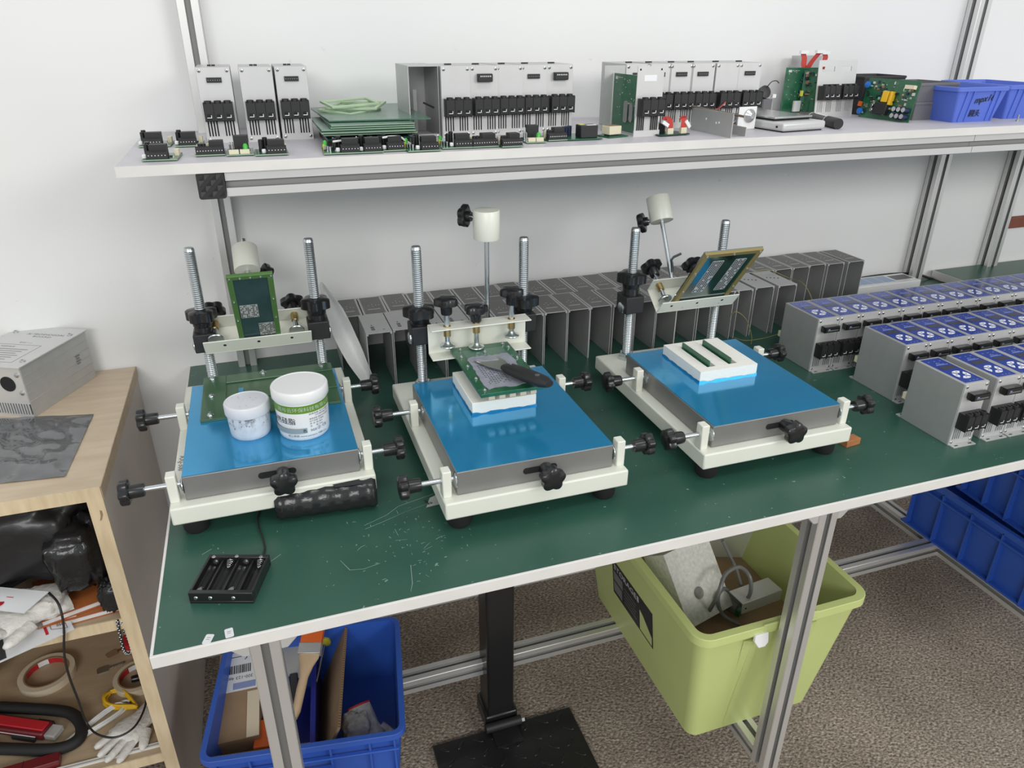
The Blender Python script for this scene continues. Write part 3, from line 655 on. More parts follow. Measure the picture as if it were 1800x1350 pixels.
# three-pole terminal block
m = M('black_matte'); m.bb(0, -.0115, 0, .0365, 0, .0235)
for k in range(3):
    x = .0061+k*.0121; m.bb(x-.0058, -.0165, .0015, x+.0058, -.0115, .0225); m.lathe([(.0045, .0225), (.0045, .0258), (.0030, .0258), (.0030, .0246)], 12, TR(x, -.0105, 0))
    m.bb(x-.0060, -.0170, .0, x-.0054, -.0115, .0235)
m.bb(.0360, -.0170, 0, .0366, 0, .0235); ME_TERM = prim('terminal_block', m, smooth=30)
m = M('dark'); m.bb(-.0030, -.0170, .0030, .0030, -.0164, .0095); m.use('print_white').bb(-.0030, -.0174, .0048, .0028, -.0166, .0056); m.bb(.0020, -.0174, .0048, .0028, -.0166, .0085); ME_CLIP = prim('terminal_clip', m, smooth=0)
m = M('black_matte'); m.bb(0, -.0022, 0, .0185, 0, .0062); m.use('steel')
for k in range(6): m.box((.0020+k*.0029, -.0023, .0031), (.0008, .0004, .0008))
ME_SOCK = prim('signal_socket', m, smooth=0)
m = M('black_matte'); m.bb(0, -.0085, .0005, .0205, 0, .0090); m.bb(-.0004, -.0060, -.0006, .0209, -.0010, .0100); m.use('plate')
for k in range(6): m.bb(.0024+k*.0028, -.0088, .0060, .0040+k*.0028, -.0084, .0078)
ME_PLUG = prim('signal_plug', m, smooth=0)
m = M('black'); m.bb(0, -.0125, 0, .0270, 0, .0078); m.bb(-.0012, -.0105, -.0010, .0282, -.0020, .0092); m.use('shell_in').bb(.003, -.0128, .0022, .024, -.0124, .0042); m.use('print_pale').bb(.004, -.0129, .0044, .0075, -.0124, .0060)
ME_BIGPLUG = prim('cable_connector', m, smooth=0)
m = M('black_matte'); m.bb(0, 0, 0, .0045, .004, .002); m.bb(.0052, .0005, 0, .0097, .0045, .002); ME_TOPCON = prim('top_connector', m, smooth=0)
# blue keypad label
m = M('label_blue'); m.bb(.0046, .0050, 0, UW-.0046, UD-.0045, .0004); ME_LABEL = prim('keypad_label', m, smooth=0)
m = M('print_white'); cx, cy = UW/2, .0270
for q in range(4):
    a0 = PI/4+q*PI/2; pts = []
    for j in range(7): a = a0-.62+1.24*j/6; pts.append((cx+.0118*math.cos(a+PI/4)*1.0, cy+.0118*math.sin(a+PI/4)))
    for j in range(5): a = a0+.40-.80*j/4; pts.append((cx+.0052*math.cos(a+PI/4), cy+.0052*math.sin(a+PI/4)))
    m.prism(pts, 0, .0003)
    c, s_ = math.cos(a0+PI/4), math.sin(a0+PI/4); m.use('label_blue')
    m.prism([(cx+.0100*c, cy+.0100*s_), (cx+.0072*c-.0016*s_, cy+.0072*s_+.0016*c), (cx+.0072*c+.0016*s_, cy+.0072*s_-.0016*c)], .0003, .0004); m.use('print_white')
ME_KEYS = prim('key_petals', m, smooth=0)
m = M('display'); m.bb(.0095, .0455, 0, UW-.0085, .0560, .0003); ME_DISP = prim('display', m, smooth=0)
m = M('print_pale'); m.bb(.012, .0600, 0, UW-.010, .0610, .0002); m.bb(.014, .0625, 0, UW-.014, .0632, .0002); m.bb(.017, .0660, 0, .0205, .0672, .0002); m.bb(.022, .0655, 0, .0235, .0668, .0002)
for k in range(3): m.bb(.009+k*.010, .0720, 0, .0118+k*.010, .0728, .0002); m.bb(.016+k*.006, .0085, 0, .0185+k*.006, .0092, .0002)
ME_PRINT = prim('label_print', m, smooth=0)
m = M('plate'); m.bb(.0015, -.0105, 0, UW-.0015, 0, .0013); m.use('dark').bb(.006, -.008, .0012, .012, -.006, .00135); m.bb(UW-.012, -.008, .0012, UW-.006, -.006, .00135); ME_EAR = prim('mounting_ear', m, smooth=0)
m = M('cream'); m.bb(0, 0, 0, .008, .007, .010); ME_SIDE = prim('side_connector', m, smooth=0)
def make_unit(name, label, cat, loc, rz, group, con=None, top=False, dz=0., term=True):
    U = thing(name, label, cat, loc, rz, group)
    inst('housing', ME_HOUSE, U, bevel=.0009); inst('face_plate', ME_FACE, U)
    for x, z in ((.0042, UH-.0042), (UW-.0042, UH-.0042), (.0042, .0044), (UW-.0042, .0044)): inst('screw', ME_SCREW, U, (x, 0, z))
    if term:
        t = inst('terminal_block', ME_TERM, U, (.0030, 0, .0285))
        for k in range(3): inst('terminal_clip', ME_CLIP, t, (.0061+k*.0121, 0, 0))
    if con == 'socket': inst('signal_socket', ME_SOCK, U, (.0118, 0, .0755))
    if con == 'plug': inst('signal_plug', ME_PLUG, U, (.0110, 0, .0735))
    if top:
        L = inst('keypad_label', ME_LABEL, U, (0, 0, UH))
        for nm, me in (('key_petals', ME_KEYS), ('display', ME_DISP), ('label_print', ME_PRINT)): inst(nm, me, L, (0, 0, .0004))
        inst('cable_connector', ME_BIGPLUG, U, (.0080, 0, .0735)); inst('mounting_ear', ME_EAR, U, (0, .0015, 0))
        e = inst('mounting_ear', ME_EAR, U, (UW, UD-.0005, 0)); e.rotation_euler = (0, 0, PI)
    else: inst('top_connector', ME_TOPCON, U, (.012+.004*rnd.random(), .030, UH))
    return U
# shelf: three groups standing with the terminal side forward
def shelf_unit(px, py, y, label, con, group, dx=0.):
    p = gy(px, py, y); return make_unit('controller_unit', label, 'controller unit', (p.x+dx, y, SZ), 0, group, con)
g = 'grey controller units on the shelf'
shelf_unit(342, 119, .530, 'grey controller unit standing in front of left shelf post', 'socket', g)
shelf_unit(418, 119, .528, 'grey controller unit with plain upper face, second from left on shelf', None, g)
shelf_unit(481, 118, .535, 'grey controller unit with six-pin socket left of green panel stack', 'socket', g)
y = .492
for i, (px, con, lab) in enumerate(((774, None, 'plain-faced controller unit right of the empty shell on shelf'), (825, 'plug', 'controller unit with pin plug beside plain unit of the row of five'), (870, None, 'plain-faced controller unit in middle of the row of five'),
        (914, 'socket', 'controller unit with flat socket, fourth in the row of five'), (961, 'plug', 'controller unit with pin plug at right end of the row of five'))):
    shelf_unit(px, 118, y, lab, con, g); y += .004
xs = [gy(1040+a*.17778, 112, .497) for a in (345, 555, 778, 992, 1240, 1463)]
labs = ['controller unit behind the upright board assembly, leftmost of the six', 'controller unit partly behind the lone face plate, second of the six', 'controller unit with socket right of the lone face plate', 'controller unit with socket before the narrow gap in the row of six',
        'plain-faced controller unit right of the narrow gap', 'controller unit with socket at right end of the row of six']
for i, (p, con) in enumerate(zip(xs, ('socket', 'socket', 'socket', 'socket', None, 'socket'))): make_unit('controller_unit', labs[i], 'controller unit', (p.x, .497, SZ), 0, g, con)
# bench: three receding rows with blue keypads
def row(x0, y0, n, pitch, name, first, skip=0):
    for i in range(n):
        lab = f'blue keypad controller, {ORD[i]} from left in the {name} row on bench'
        U = make_unit('controller', lab, 'controller', (x0+i*pitch+(skip if i else 0), y0, TZ), rnd.uniform(-.006, .006), 'blue keypad controllers on the bench', None, True)
        if i == 0: inst('side_connector', ME_SIDE, U, (.001, UD, .030), label='pale connector at the rear')
row(.9925, .328, 14, .0429, 'back', 0)
row(1.042, .194, 9, .0424, 'middle', 0)
row(1.0125, .063, 5, .0428, 'front', 0, .0155)
# ---------------------------------------------------------------- empty inverted shells behind the presses
SW, SD, SH, ST = .0408, .085, .0935, .0011
def shell_mesh(light):
    m = M('anod'); m.bb(0, 0, 0, ST, SD, SH); m.bb(SW-ST, 0, 0, SW, SD, SH); m.bb(ST, 0, SH-ST, SW-ST, SD, SH)
    m.use('plate'); m.bb(0, -.0003, 0, ST, 0, SH); m.bb(SW-ST, -.0003, 0, SW, 0, SH); m.bb(ST, -.0003, SH-ST, SW-ST, 0, SH)
    for x in (ST+.0012, SW-ST-.0012): m.lathe([(.0014, 0), (.0014, .0004)], 8, TR(x, 0, SH-.0026) @ RX(90))
    return prim('shell_body', m, smooth=0)
ME_SHELL = shell_mesh(0)
m = M('anod_top'); m.bb(.0035, .001, 0, SW-.0035, SD-.0015, .0003); m.use('anod'); m.bb(.010, .020, .0002, SW-.010, .0225, .0005)
for x, y in ((.014, .040), (.020, .046), (.020, .036), (.026, .041), (.031, .040)): m.lathe([(.0012, 0), (.0012, .0005)], 8, TR(x, y, 0))
ME_STOP = prim('dark_recess', m, smooth=0)
m = M('dark'); 
for k in range(3): m.prism(rrect(.0062, .0022, .0010, 2, .0135, .014+k*.006), 0, .0003)
m.lathe([(.0011, 0), (.0011, .0003)], 8, TR(.0135, .034, 0)); m.prism(rrect(.003, .0014, .0006, 2, .030, .012), 0, .0003)
ME_SLOTS = prim('slot_holes', m, smooth=0)
m = M('dark')
for k in range(4): m.prism(rrect(.0030, .0030, .0012, 2, .010+k*.0062, .050-k*.003), 0, .0003)
ME_SLOTS2 = prim('slot_holes', m, smooth=0)
def shell(x, y, label, kind, group):
    S = thing('enclosure_shell', label, 'enclosure shell', (x, y, TZ), rnd.uniform(-.012, .012), group)
    inst('shell_body', ME_SHELL, S)
    inst('slot_holes' if kind else 'dark_recess', (ME_STOP, ME_SLOTS, ME_SLOTS2)[kind], S, (0, 0, SH))
gg = 'empty grey shells along the wall'
n = 25
for i in range(n):
    shell(.2465+i*.0426+(.008 if i == n-1 else 0), .584+(.004 if i % 5 == 2 else 0), f'empty inverted grey shell, {ORD[i]} from left in the rear row by wall', 0, gg)
for i in range(19):
    k = 1 if i < 4 else (2 if i > 15 else 0)
    lab = f'empty inverted shell, {ORD[i]} from left in the front row behind presses'
    if k: lab = f'light-topped slotted shell, {ORD[i]} from left in the front row behind presses'
    x = .2800+i*.0424 + (0 if i < 16 else (i-16)*.0055-.013)
    shell(x, .497 + (.003 if i % 4 == 1 else 0), lab, k, gg)
def smoothpath(P, n=6):
    out = []
    for i in range(len(P)-1):
        p0, p1, p2, p3 = P[max(i-1, 0)], P[i], P[i+1], P[min(i+2, len(P)-1)]
        for k in range(n):
            t = k/n; out.append(.5*((2*p1)+(p2-p0)*t+(2*p0-5*p1+4*p2-p3)*t*t+(3*p1-p0-3*p2+p3)*t*t*t))
    return out+[P[-1]]
# power strip with its cable behind the blue rows
a = gz(1618, 500, TZ)
PS = thing('power_strip', 'long white power strip with blue-grey labels lying at the wall', 'power strip', (1.325, .605, TZ))
M('jar_white').bb(0, 0, 0, .185, .055, .026).build('case', PS, bevel=.002)
m = M('label_sky')
for k in range(4): m.bb(.006+k*.030, .010, .0258, .033+k*.030, .048, .0263)
m.build('label_patch', PS, smooth=0); m = M('print_grey'); m.bb(.13, .016, .0258, .178, .044, .0262); m.build('vent_mesh', PS, smooth=0)
m = M('black_cable'); m.tube(smoothpath([gy(1496, 497, .667), gy(1510, 490, .667), gy(1545, 484, .668), gy(1580, 481, .668), gy(1610, 482, .668), gy(1632, 488, .666), gy(1655, 497, .655), gy(1690, 504, .645)]), .0028, 8)
tag(m.build('power_cable'), 'black power cable arching over the white power strip', 'cable')
# thin wires among the shells
def wire(pts, label, r=.0007, mt='olive_wire', nm='loose_wire'): m = M(mt); m.tube(smoothpath([Vector(p) for p in pts]), r, 5); return tag(m.build(nm), label, 'wire')
wire([gz(1325, 478, TZ+.098), gz(1350, 474, TZ+.10), gy(1385, 488, .56), gy(1410, 497, .52), gy(1425, 520, .49), gy(1430, 545, .47)], 'thin olive wire looping over the shells at right')
wire([gy(1283, 555, .47), gy(1295, 548, .46), gy(1312, 562, .46), gy(1321, 590, .46), gz(1320, 605, TZ+.001)], 'thin olive wire arching down in front of light-topped shells')
wire([gz(1279, 588, TZ+.001), gz(1305, 598, TZ+.001), gz(1335, 596, TZ+.001), gz(1370, 587, TZ+.001)], 'thin olive wire lying on bench beside right press')
# ---------------------------------------------------------------- things on the shelf
def terminal(n, pitch=.0036):
    m = M('black_matte'); w = n*pitch+.001; m.bb(0, 0, 0, w, .006, .0075); m.bb(-.0004, .0062, 0, w+.0004, .009, .0085)
    m.use('print_white')
    for k in range(n): m.box((.0023+k*pitch, -.0002, .0042), (.0009, .0006, .0009)); m.box((.0023+k*pitch, .0005, -.0006), (.0007, .0007, .0014))
    return m
def small_board(fl, fr, depth, style, label, wide=None):
    a, b2 = gz(*fl, SZ), gz(*fr, SZ); w = wide or (b2.x-a.x); y = .5*(a.y+b2.y)
    T = thing('circuit_board', label, 'circuit board', (a.x, max(.366, y), SZ), rnd.uniform(-.06, .06), 'small circuit boards along the shelf front')
    m = M('pcb'); m.bb(0, 0, .0010, w, depth, .0026); m.use('pcb_edge').bb(0, -.0001, .0012, w, .0002, .0024); m.build('board', T)
    m = M('print_white'); m.use('plate')
    for k in range(9): m.box((rnd.uniform(.003, w-.003), rnd.uniform(.010, depth-.003), .0032), (.0014, .0022, .0012))
    m.use('pcb_dark')
    for k in range(5): m.box((rnd.uniform(.003, w-.003), rnd.uniform(.010, depth-.003), .0034), (.003, .003, .0015))
    m.build('surface_parts', T, smooth=0)
    if style == 'long':
        terminal(10, (w-.003)/10).build('pin_terminal', T, loc=(.001, .001, .0026), smooth=0)
        M('black_matte').bb(w*.48, .012, .0026, w*.98, .026, .0165).build('relay', T, bevel=.0006)
        M('cream').bb(w*.05, .020, .0026, w*.22, .024, .012).build('white_header', T); M('cream').bb(w*.30, .030, .0026, w*.9, .034, .011).build('white_header', T)
        for x in (.18, .30): M('black').lathe([(.0028, 0), (.0028, .011), (.0022, .0115)], 12, TR(w*x, .014, .0026)).build('capacitor', T)
    elif style == 'logic':
        M('cream').bb(w*.10, .001, .0026, w*.46, .006, .0075).build('white_header', T); M('cream').bb(w*.50, .001, .0026, w*.86, .006, .0075).build('white_header', T)
        M('black_matte').bb(w*.30, .024, .0026, w*.85, .036, .021).build('relay', T, bevel=.0006)
        M('led_green').lathe([(.0032, 0), (.0030, .008), (.0015, .0105)], 12, TR(w*.72, .013, .0026)).build('green_lamp', T)
        for x in (.15, .25): M('steel').tube([(w*x, .024, .003), (w*x, .024, .011), (w*x, .028, .013), (w*x, .031, .003)], .0011, 6).build('coil', T)
    else:
        tw = min(.0225, w*.62); x0 = w-tw-.002 if style != 'left' else .006
        terminal(6, (tw-.001)/6).build('pin_terminal', T, loc=(x0, .001, .0026), smooth=0)
        M('black_matte').bb(x0+.002, .011, .0026, x0+tw-.001, .023, .0175).build('relay', T, bevel=.0006)
        M('jar_white').bb(x0-.006, .006, .0026, x0-.001, .012, .0075).build('white_part', T, bevel=.0012)
        for x, y, h in ((x0-.006, .022, .014), (x0-.001, .026, .016)): M('black').lathe([(.0030, 0), (.0030, h), (.0024, h+.0006)], 12, TR(max(.004, x), y, .0026)).build('capacitor', T)
        if style == 'lamp':
            M('led_green').lathe([(.0026, 0), (.0026, .009), (.001, .011)], 10, TR(.004, .034, .0026)).build('green_lamp', T)
            M('lemon').bb(.001, .030, .0026, .003, .036, .009).build('yellow_part', T)
            for k in range(3): M('steel').lathe([(.0018, 0), (.0018, .005), (.0012, .0056)], 10, TR(.004+k*.0025, .026-k*.006, .0026)).build('capacitor', T)
        else: M('cream').bb(w-.006, .026, .0026, w-.001, .040, .0095).build('white_header', T)
small_board((250, 284), (312, 284), .050, 'left', 'small relay board nearest the left shelf corner, front of three')
small_board((244, 260), (300, 259), .048, 'left', 'small relay board behind the front one at shelf left end')
small_board((308, 259), (356, 259), .048, 'left', 'small relay board with upright cylinder, right of left rear board')
small_board((344, 276), (396, 275), .050, 'long', 'circuit board with ten-pin terminal left of green-lamp board')
small_board((399, 275), (447, 275), .050, 'logic', 'circuit board with green lamp and two white headers on front edge')
small_board((449, 275), (508, 274), .046, 'relay', 'relay board right of the green-lamp board')
small_board((569, 273), (619, 272), .048, 'lamp', 'relay board with loose grey lead before the panel stack, left of three', .046)
small_board((626, 271), (664, 270), .048, 'relay', 'relay board before the panel stack, middle of three', .034)
small_board((668, 268), (706, 267), .046, 'relay', 'relay board before the panel stack, right of three', .033)
small_board((718, 269), (767, 268), .048, 'lamp', 'relay board with green lamp below the empty upright shell', .042)
small_board((777, 263), (826, 262), .048, 'lamp', 'relay board with green lamp below leftmost of five units', .042)
small_board((830, 261), (879, 260), .050, 'long', 'circuit board with black comb terminal, left one of the adjoining pair')
small_board((881, 260), (923, 260), .050, 'long', 'circuit board with black comb terminal, right one of the adjoining pair')
small_board((925, 253), (961, 252), .042, 'logic', 'green board with white headers between two comb-terminal boards')
small_board((962, 249), (1001, 249), .048, 'long', 'circuit board with comb terminal at right end of front boards')
# loose grey leads over the relays
for pts, lab in (([(585, 249), (600, 247), (612, 244), (621, 246), (627, 241)], 'short grey lead over the left relay board'), ([(672, 242), (688, 240), (703, 241), (712, 247), (722, 253)], 'grey lead curving over the right relay board')):
    q = [gy(x, y, .393+.008*i/4) for i, (x, y) in enumerate(pts)]; m = M('white_cable'); m.tube(smoothpath(q, 4), .0013, 6); tag(m.build('lead'), lab, 'wire')
# stack of green panels
CB = thing('carrier_board', 'dark green carrier board on screw posts under panel stack', 'circuit board', (.245, .425, SZ))
M('pcb_dark').bb(0, 0, .010, .118, .15, .0125).build('board', CB)
for x in (.010, .055, .068, .108):
    for y in (.006, .14): m = M('steel'); m.cyl((x, y, 0), (x, y, .0165), .0018, n=8); hexnut(m, TR(x, y, .0125), .0042, .003); m.build('screw_post', CB)
M('bin_black').bb(.002, .03, 0, .116, .14, .0098).build('base_block', CB)
z = SZ+.0172
for k in range(5):
    dx, dy = rnd.uniform(-.002, .004), rnd.uniform(-.001, .008)+(.010 if k > 1 else 0)
    lab = ['lowest', 'second-lowest', 'third-lowest', 'fourth-lowest', 'fifth-lowest'][k]
    T = thing('green_panel', f'dull green panel, {lab} in the panel stack on shelf', 'panel', (.238+dx+(.012 if k > 2 else 0), .415+dy, z), rnd.uniform(-.02, .02), 'stacked green panels on the shelf')
    M('green_panel').bb(0, 0, 0, .120-(.012 if k > 2 else 0), .155, .0017).use('pcb_edge').bb(0, -.0002, .0003, .12-(.012 if k > 2 else 0), 0, .0014).build('panel', T, smooth=0)
    z += .0030 if k < 1 else .0024
zt = z+.0006; q = [gz(x, y, zt) for x, y in ((579, 214), (757, 209), (700, 181), (545, 191))]
T = thing('green_panel', 'large turned green panel on top of the stack under light frames', 'panel', (q[0].x, q[0].y, zt-.0004), 0, 'stacked green panels on the shelf')
m = M('green_panel'); m.prism([(p.x-q[0].x, p.y-q[0].y) for p in q], 0, .0017); m.build('panel', T)
c = gz(622, 194, zt+.002)
for k, (dx, dy, rz, w, d, tl, lab) in enumerate(((-.006, .0, .75, .070, .060, .06, 'lowest light green frame of three on the panel stack'), (.006, .006, -.45, .074, .052, .10, 'middle light green frame of three on the panel stack'), (-.004, .004, .25, .074, .050, .09, 'top light green frame of three on the panel stack'))):
    T = thing('frame_ring', lab, 'frame', (c.x+dx, c.y+dy, zt+.0017+k*.0045), 0, 'light green frames on the stack', rot=(tl, -.03, rz))
    m = M('green_frame'); b3 = .0052
    m.bb(-w/2, -d/2, 0, w/2, -d/2+b3, .003); m.bb(-w/2, d/2-b3, 0, w/2, d/2, .003); m.bb(-w/2, -d/2+b3, 0, -w/2+b3, d/2-b3, .003); m.bb(w/2-b3, -d/2+b3, 0, w/2, d/2-b3, .003)
    m.build('ring', T, bevel=.0005)
# empty upright shell
p = gy(716, 119, .50)
T = thing('enclosure_shell', 'empty open-fronted metal shell standing left of five units', 'enclosure shell', (p.x, .50, SZ))
w = .0430; m = M('anod'); m.bb(0, 0, 0, .0012, .088, .0945); m.bb(w-.0012, 0, 0, w, .088, .0945); m.bb(.0012, 0, .0933, w-.0012, .088, .0945); m.bb(.0012, .0868, 0, w-.0012, .088, .0933); m.bb(.0012, 0, 0, w-.0012, .012, .0045)
m.build('shell_body', T, smooth=0)
m = M('plate'); m.bb(.0180, .060, 0, .0235, .062, .060); m.build('inner_strip', T); M('dark').bb(.003, .02, .050, .020, .0215, .0525, RY(25)).build('inner_clip', T)
for x, z2 in ((.0035, .002), (w-.0035, .002)): inst('screw', ME_SCREW, T, (x, 0, z2))
# generic upright board
def upright(parent, name, X, w, h, holes=True, pop=0, seed=1, edge=True):
    r = random.Random(seed); m = M('pcb', X); m.bb(0, 0, 0, w, .0016, h); 
    m.build(name, parent, smooth=0)
    if pop:
        m = M('pcb_dark', X)
        for k in range(pop):
            m.use(r.choice(['black_matte', 'pcb_dark', 'steel', 'navy', 'kraft'])); x, z2 = r.uniform(.003, w-.006), r.uniform(.006, h-.006); a, b4, d = r.uniform(.001, .006), r.uniform(.001, .006), r.uniform(.001, .006)
            m.bb(x, -d, z2, x+a, 0, z2+b4)
        m.build('mounted_parts', parent, smooth=0)
    if holes:
        m = M('plate', X)
        for k in range(26):
            x, z2 = r.uniform(.1, .9)*w, r.uniform(.25, .95)*h; m.bb(x, -.0004, z2, x+.0011, 0, z2+.0011)
        for k in range(4): m.bb(w*.12+k*.005, -.0003, h*.93, w*.12+k*.005+.003, 0, h*.94)
        m.bb(w*.08, -.0003, h*.90, w*.08+.006, 0, h*.95); m.build('solder_points', parent, smooth=0)
# board assembly with lone face plate
p = gy(1113, 243, .420)
A1 = thing('board_assembly', 'green board assembly with lone silver face plate and terminals', 'circuit board', (p.x, .420, SZ), 0.03)
inst('face_plate', prim('face_plate', M('plate').bb(0, 0, 0, UW, .0014, .0085).bb(0, 0, .0285, UW, .0014, UH).bb(.0010, .0014, .0085, UW-.001, .002, .0285), smooth=0), A1)
m = M('dark')
for x in [.0045+i*.0032 for i in range(4)]+[UW-.0045-i*.0032-.0014 for i in range(4)]: m.bb(x, -.0002, .0085, x+.0014, .0004, .0285)
m.bb(.0032, -.0002, UH-.0055, .0055, .0002, UH-.0030); m.bb(UW-.0055, -.0002, UH-.0055, UW-.0032, .0002, UH-.0030); m.build('vent_slots', A1, smooth=0)
M('print_white').bb(.011, -.0003, .0745, .031, 0, .0825).build('window_tape', A1)
t = inst('terminal_block', ME_TERM, A1, (.0030, 0, .0285))
for k in range(3): inst('terminal_clip', ME_CLIP, t, (.0061+k*.0121, 0, 0))
upright(A1, 'circuit_board', TR(.0030, .075, .004) @ RZ(-90), .072, .078, True, 0, 3)
m = M('steel', TR(.0028, .035, .020) @ RZ(-90)); m.prism(rrect(.012, .030, .004, 4, .006, .012), 0, .003, RX(90)); m.prism(rrect(.010, .026, .004, 4, .022, .012), 0, .003, RX(90)); m.build('heat_sink', A1)
M('anod').bb(-.012, .078, 0, .045, .0795, .092).build('back_plate', A1)
# power board with black transformer left of that
p = gz(1050, 252, SZ)
T = thing('circuit_board', 'green board with black square transformer and blue capacitors', 'circuit board', (p.x-.030, .405, SZ), 0, None)
M('pcb').bb(0, 0, .001, .052, .060, .0026).build('board', T)
M('black_matte').bb(.020, .004, .0026, .046, .024, .0195).build('transformer', T, bevel=.001); M('print_white').bb(.030, .005, .0195, .044, .012, .0198).build('label', T)
M('lemon').bb(.022, .013, .0195, .030, .022, .0199).build('yellow_tape', T)
for k in range(3): M('navy').lathe([(.0035, 0), (.0035, .013), (.003, .0135)], 12, TR(.004+k*.0062, .030+.004*k, .0026)).build('capacitor', T)
p = gz(1085, 243, SZ)
T = thing('relay_block', 'cream relay block on board scrap beside the lone face plate', 'relay', (p.x-.010, .42, SZ), 0.25)
M('pcb').bb(-.004, -.004, .0006, .032, .026, .0022).build('board', T); M('cream').bb(0, 0, .0040, .022, .018, .0155).build('relay_body', T, bevel=.0006); M('kraft').bb(.002, .002, .0155, .020, .016, .0158).build('relay_top', T); M('black_matte').bb(.002, .002, .0022, .018, .014, .0040).build('pins', T)
# little black board with red ribbon wires
p = gz(1178, 240, SZ)
T = thing('circuit_board', 'small dark board with two bunches of red wires and white plugs', 'circuit board', (p.x-.016, .408, SZ), .12)
M('pcb_dark').bb(0, 0, .001, .052, .034, .0026).build('board', T); M('black_matte').bb(.002, .018, .0026, .020, .032, .016).build('relay', T)
for k, x in enumerate((.020, .044)):
    M('cream').bb(x-.005, .004, .0026, x+.005, .009, .0105).build('white_header', T)
    m = M('red_wire')
    for j in range(6):
        xx = x-.004+j*.0016; sg = -1 if k == 0 else 1
        m.tube([(xx, .0065, .009), (xx, .006, .016), (xx+sg*.001, .008, .023), (xx+sg*.004, .012, .026), (xx+sg*(.008 if k == 0 else -.002), .010, .022)], .0008, 5)
    m.build('red_wires', T); m = M('jar_white', TR(x+(-.016 if k == 0 else .001), .004, .018) @ RY(30 if k == 0 else 50)); m.bb(0, 0, 0, .012, .004, .005); m.build('white_plug', T)
# grey channel, white bracket, thin steel rod, black lead
a, b2 = gz(1213, 228, SZ), gz(1284, 243, SZ); dr = b2-a; L = Vector((dr.x, dr.y, 0)).length
T = thing('metal_channel', 'grey sheet-metal channel lying before the row of six units', 'metal profile', (a.x, a.y, SZ), math.atan2(dr.y, dr.x))
L = max(L, .09); m = M('anod'); m.bb(0, 0, 0, L, .0014, .033); m.bb(0, .0014, 0, L, .026, .0014); m.bb(0, .0246, .0014, L, .026, .014); m.build('channel', T, smooth=0)
for x, z2 in ((.040, .020), (.066, .017), (.073, .018)): M('print_white').lathe([(.0016, 0), (.0016, .0003)], 8, TR(x, 0, z2) @ RX(90)).build('hole', T)
p = gz(1328, 228, SZ)
T = thing('bracket', 'white plate bracket with clear knob behind grey channel', 'bracket', (p.x-.034, p.y, SZ), .10)
m = M('jar_white'); m.bb(0, 0, 0, .034, .0016, .034); m.bb(0, 0, 0, .034, .012, .0016); m.build('plate', T)
m = M('steel'); m.lathe([(.010, 0), (.010, .003), (.006, .007), (.004, .009)], 16, TR(.020, 0, .021) @ RX(90)); m.build('clear_knob', T)
m = M('bronze'); m.cyl(gy(1215, 186, .47), gy(1308, 205, .43), .0017); tag(m.build('thin_rod'), 'thin dark bronze rod lying across grey channel', 'rod')
m = M('black_cable'); m.tube(smoothpath([gy(1262, 190, .45), gy(1272, 178, .45), gy(1287, 176, .45), gy(1300, 186, .45), gy(1308, 193, .45)]), .0009, 5); tag(m.build('wire_lead'), 'black looping wire above the white bracket', 'wire')
m = M('red_wire'); m.tube(smoothpath([gy(1252, 194, .46), gy(1264, 190, .46), gy(1276, 179, .46)]), .0009, 5); tag(m.build('wire_lead'), 'short red wire next to black looping wire', 'wire')
p = gz(1345, 205, SZ)
T = thing('small_motor', 'grey boxy part with round black end left of the green boards', 'motor', (p.x-.012, p.y-.006, SZ))
M('bin_grey').bb(0, 0, 0, .018, .02, .030).build('body', T, bevel=.001); M('clear_grey').bb(.018, .004, 0, .023, .018, .026).build('clear_cap', T, bevel=.001)
m = M('bin_black', TR(.004, .01, .040) @ RX(70)); m.lathe([(.010, -.004), (.011, 0), (.011, .006), (.004, .008)], 16); m.build('round_end', T); m = M('black_cable'); m.tube(smoothpath([Vector(q) for q in ((.006, .006, .048), (.010, .0, .058), (.020, .0, .060), (.026, .0, .056))]), .0009, 5); m.build('lead', T)
M('jar_white').bb(.016, -.002, .032, .023, .004, .038).build('white_plug', T)
# pocket scale
q = [gz(x, y, SZ) for x, y in ((1376, 234), (1457, 229), (1424, 197), (1333, 205))]
e1 = (q[1]-q[0]); an = math.atan2(e1.y, e1.x); wS = .088; dS = .155
T = thing('pocket_scale', 'flat silver pocket scale with steel tray top', 'scale', (q[0].x, q[0].y, SZ), an+.04)
M('plate').bb(0, 0, .0015, wS, dS, .0145).build('body', T, bevel=.004, seg=3); M('dark').bb(.004, .004, 0, wS-.004, dS-.004, .0016).build('underside', T); M('dark').bb(.004, .026, .0145, wS-.010, dS-.004, .0175).build('gap', T)
M('steel').bb(.002, .022, .0175, wS-.008, dS-.002, .0205).build('tray', T, bevel=.0008); M('dark').bb(-.0003, .012, .006, .0003, .016, .009).build('port', T)
# marker pen
a, b2 = gz(1401, 199, SZ+.008), gz(1474, 218, SZ+.008); dr = b2-a; L = Vector((dr.x, dr.y, 0)).length
T = thing('marker_pen', 'fat black marker pen lying beside the pocket scale', 'marker pen', (b2.x, b2.y, SZ+.0081), math.atan2(dr.y, dr.x))
L = min(L, .14); X = RY(-90); m = M('black_matte', X); m.lathe([(.0078, 0), (.0082, .001), (.0082, .038), (.0075, .039)], 18); m.build('cap', T)
m = M('black', X); m.lathe([(.0072, .039), (.0072, L*.72), (.0076, L*.73), (.0068, L)], 18); m.build('barrel', T)
M('plate', X).lathe([(.0083, .0385), (.0083, .0405)], 18).build('ring', T); M('plate', X).lathe([(.0078, L*.70), (.0078, L*.715)], 18).build('ring', T)
M('print_white').bb(-L*.62, -.002, .0070, -.046, .002, .0074).build('print', T, smooth=0)
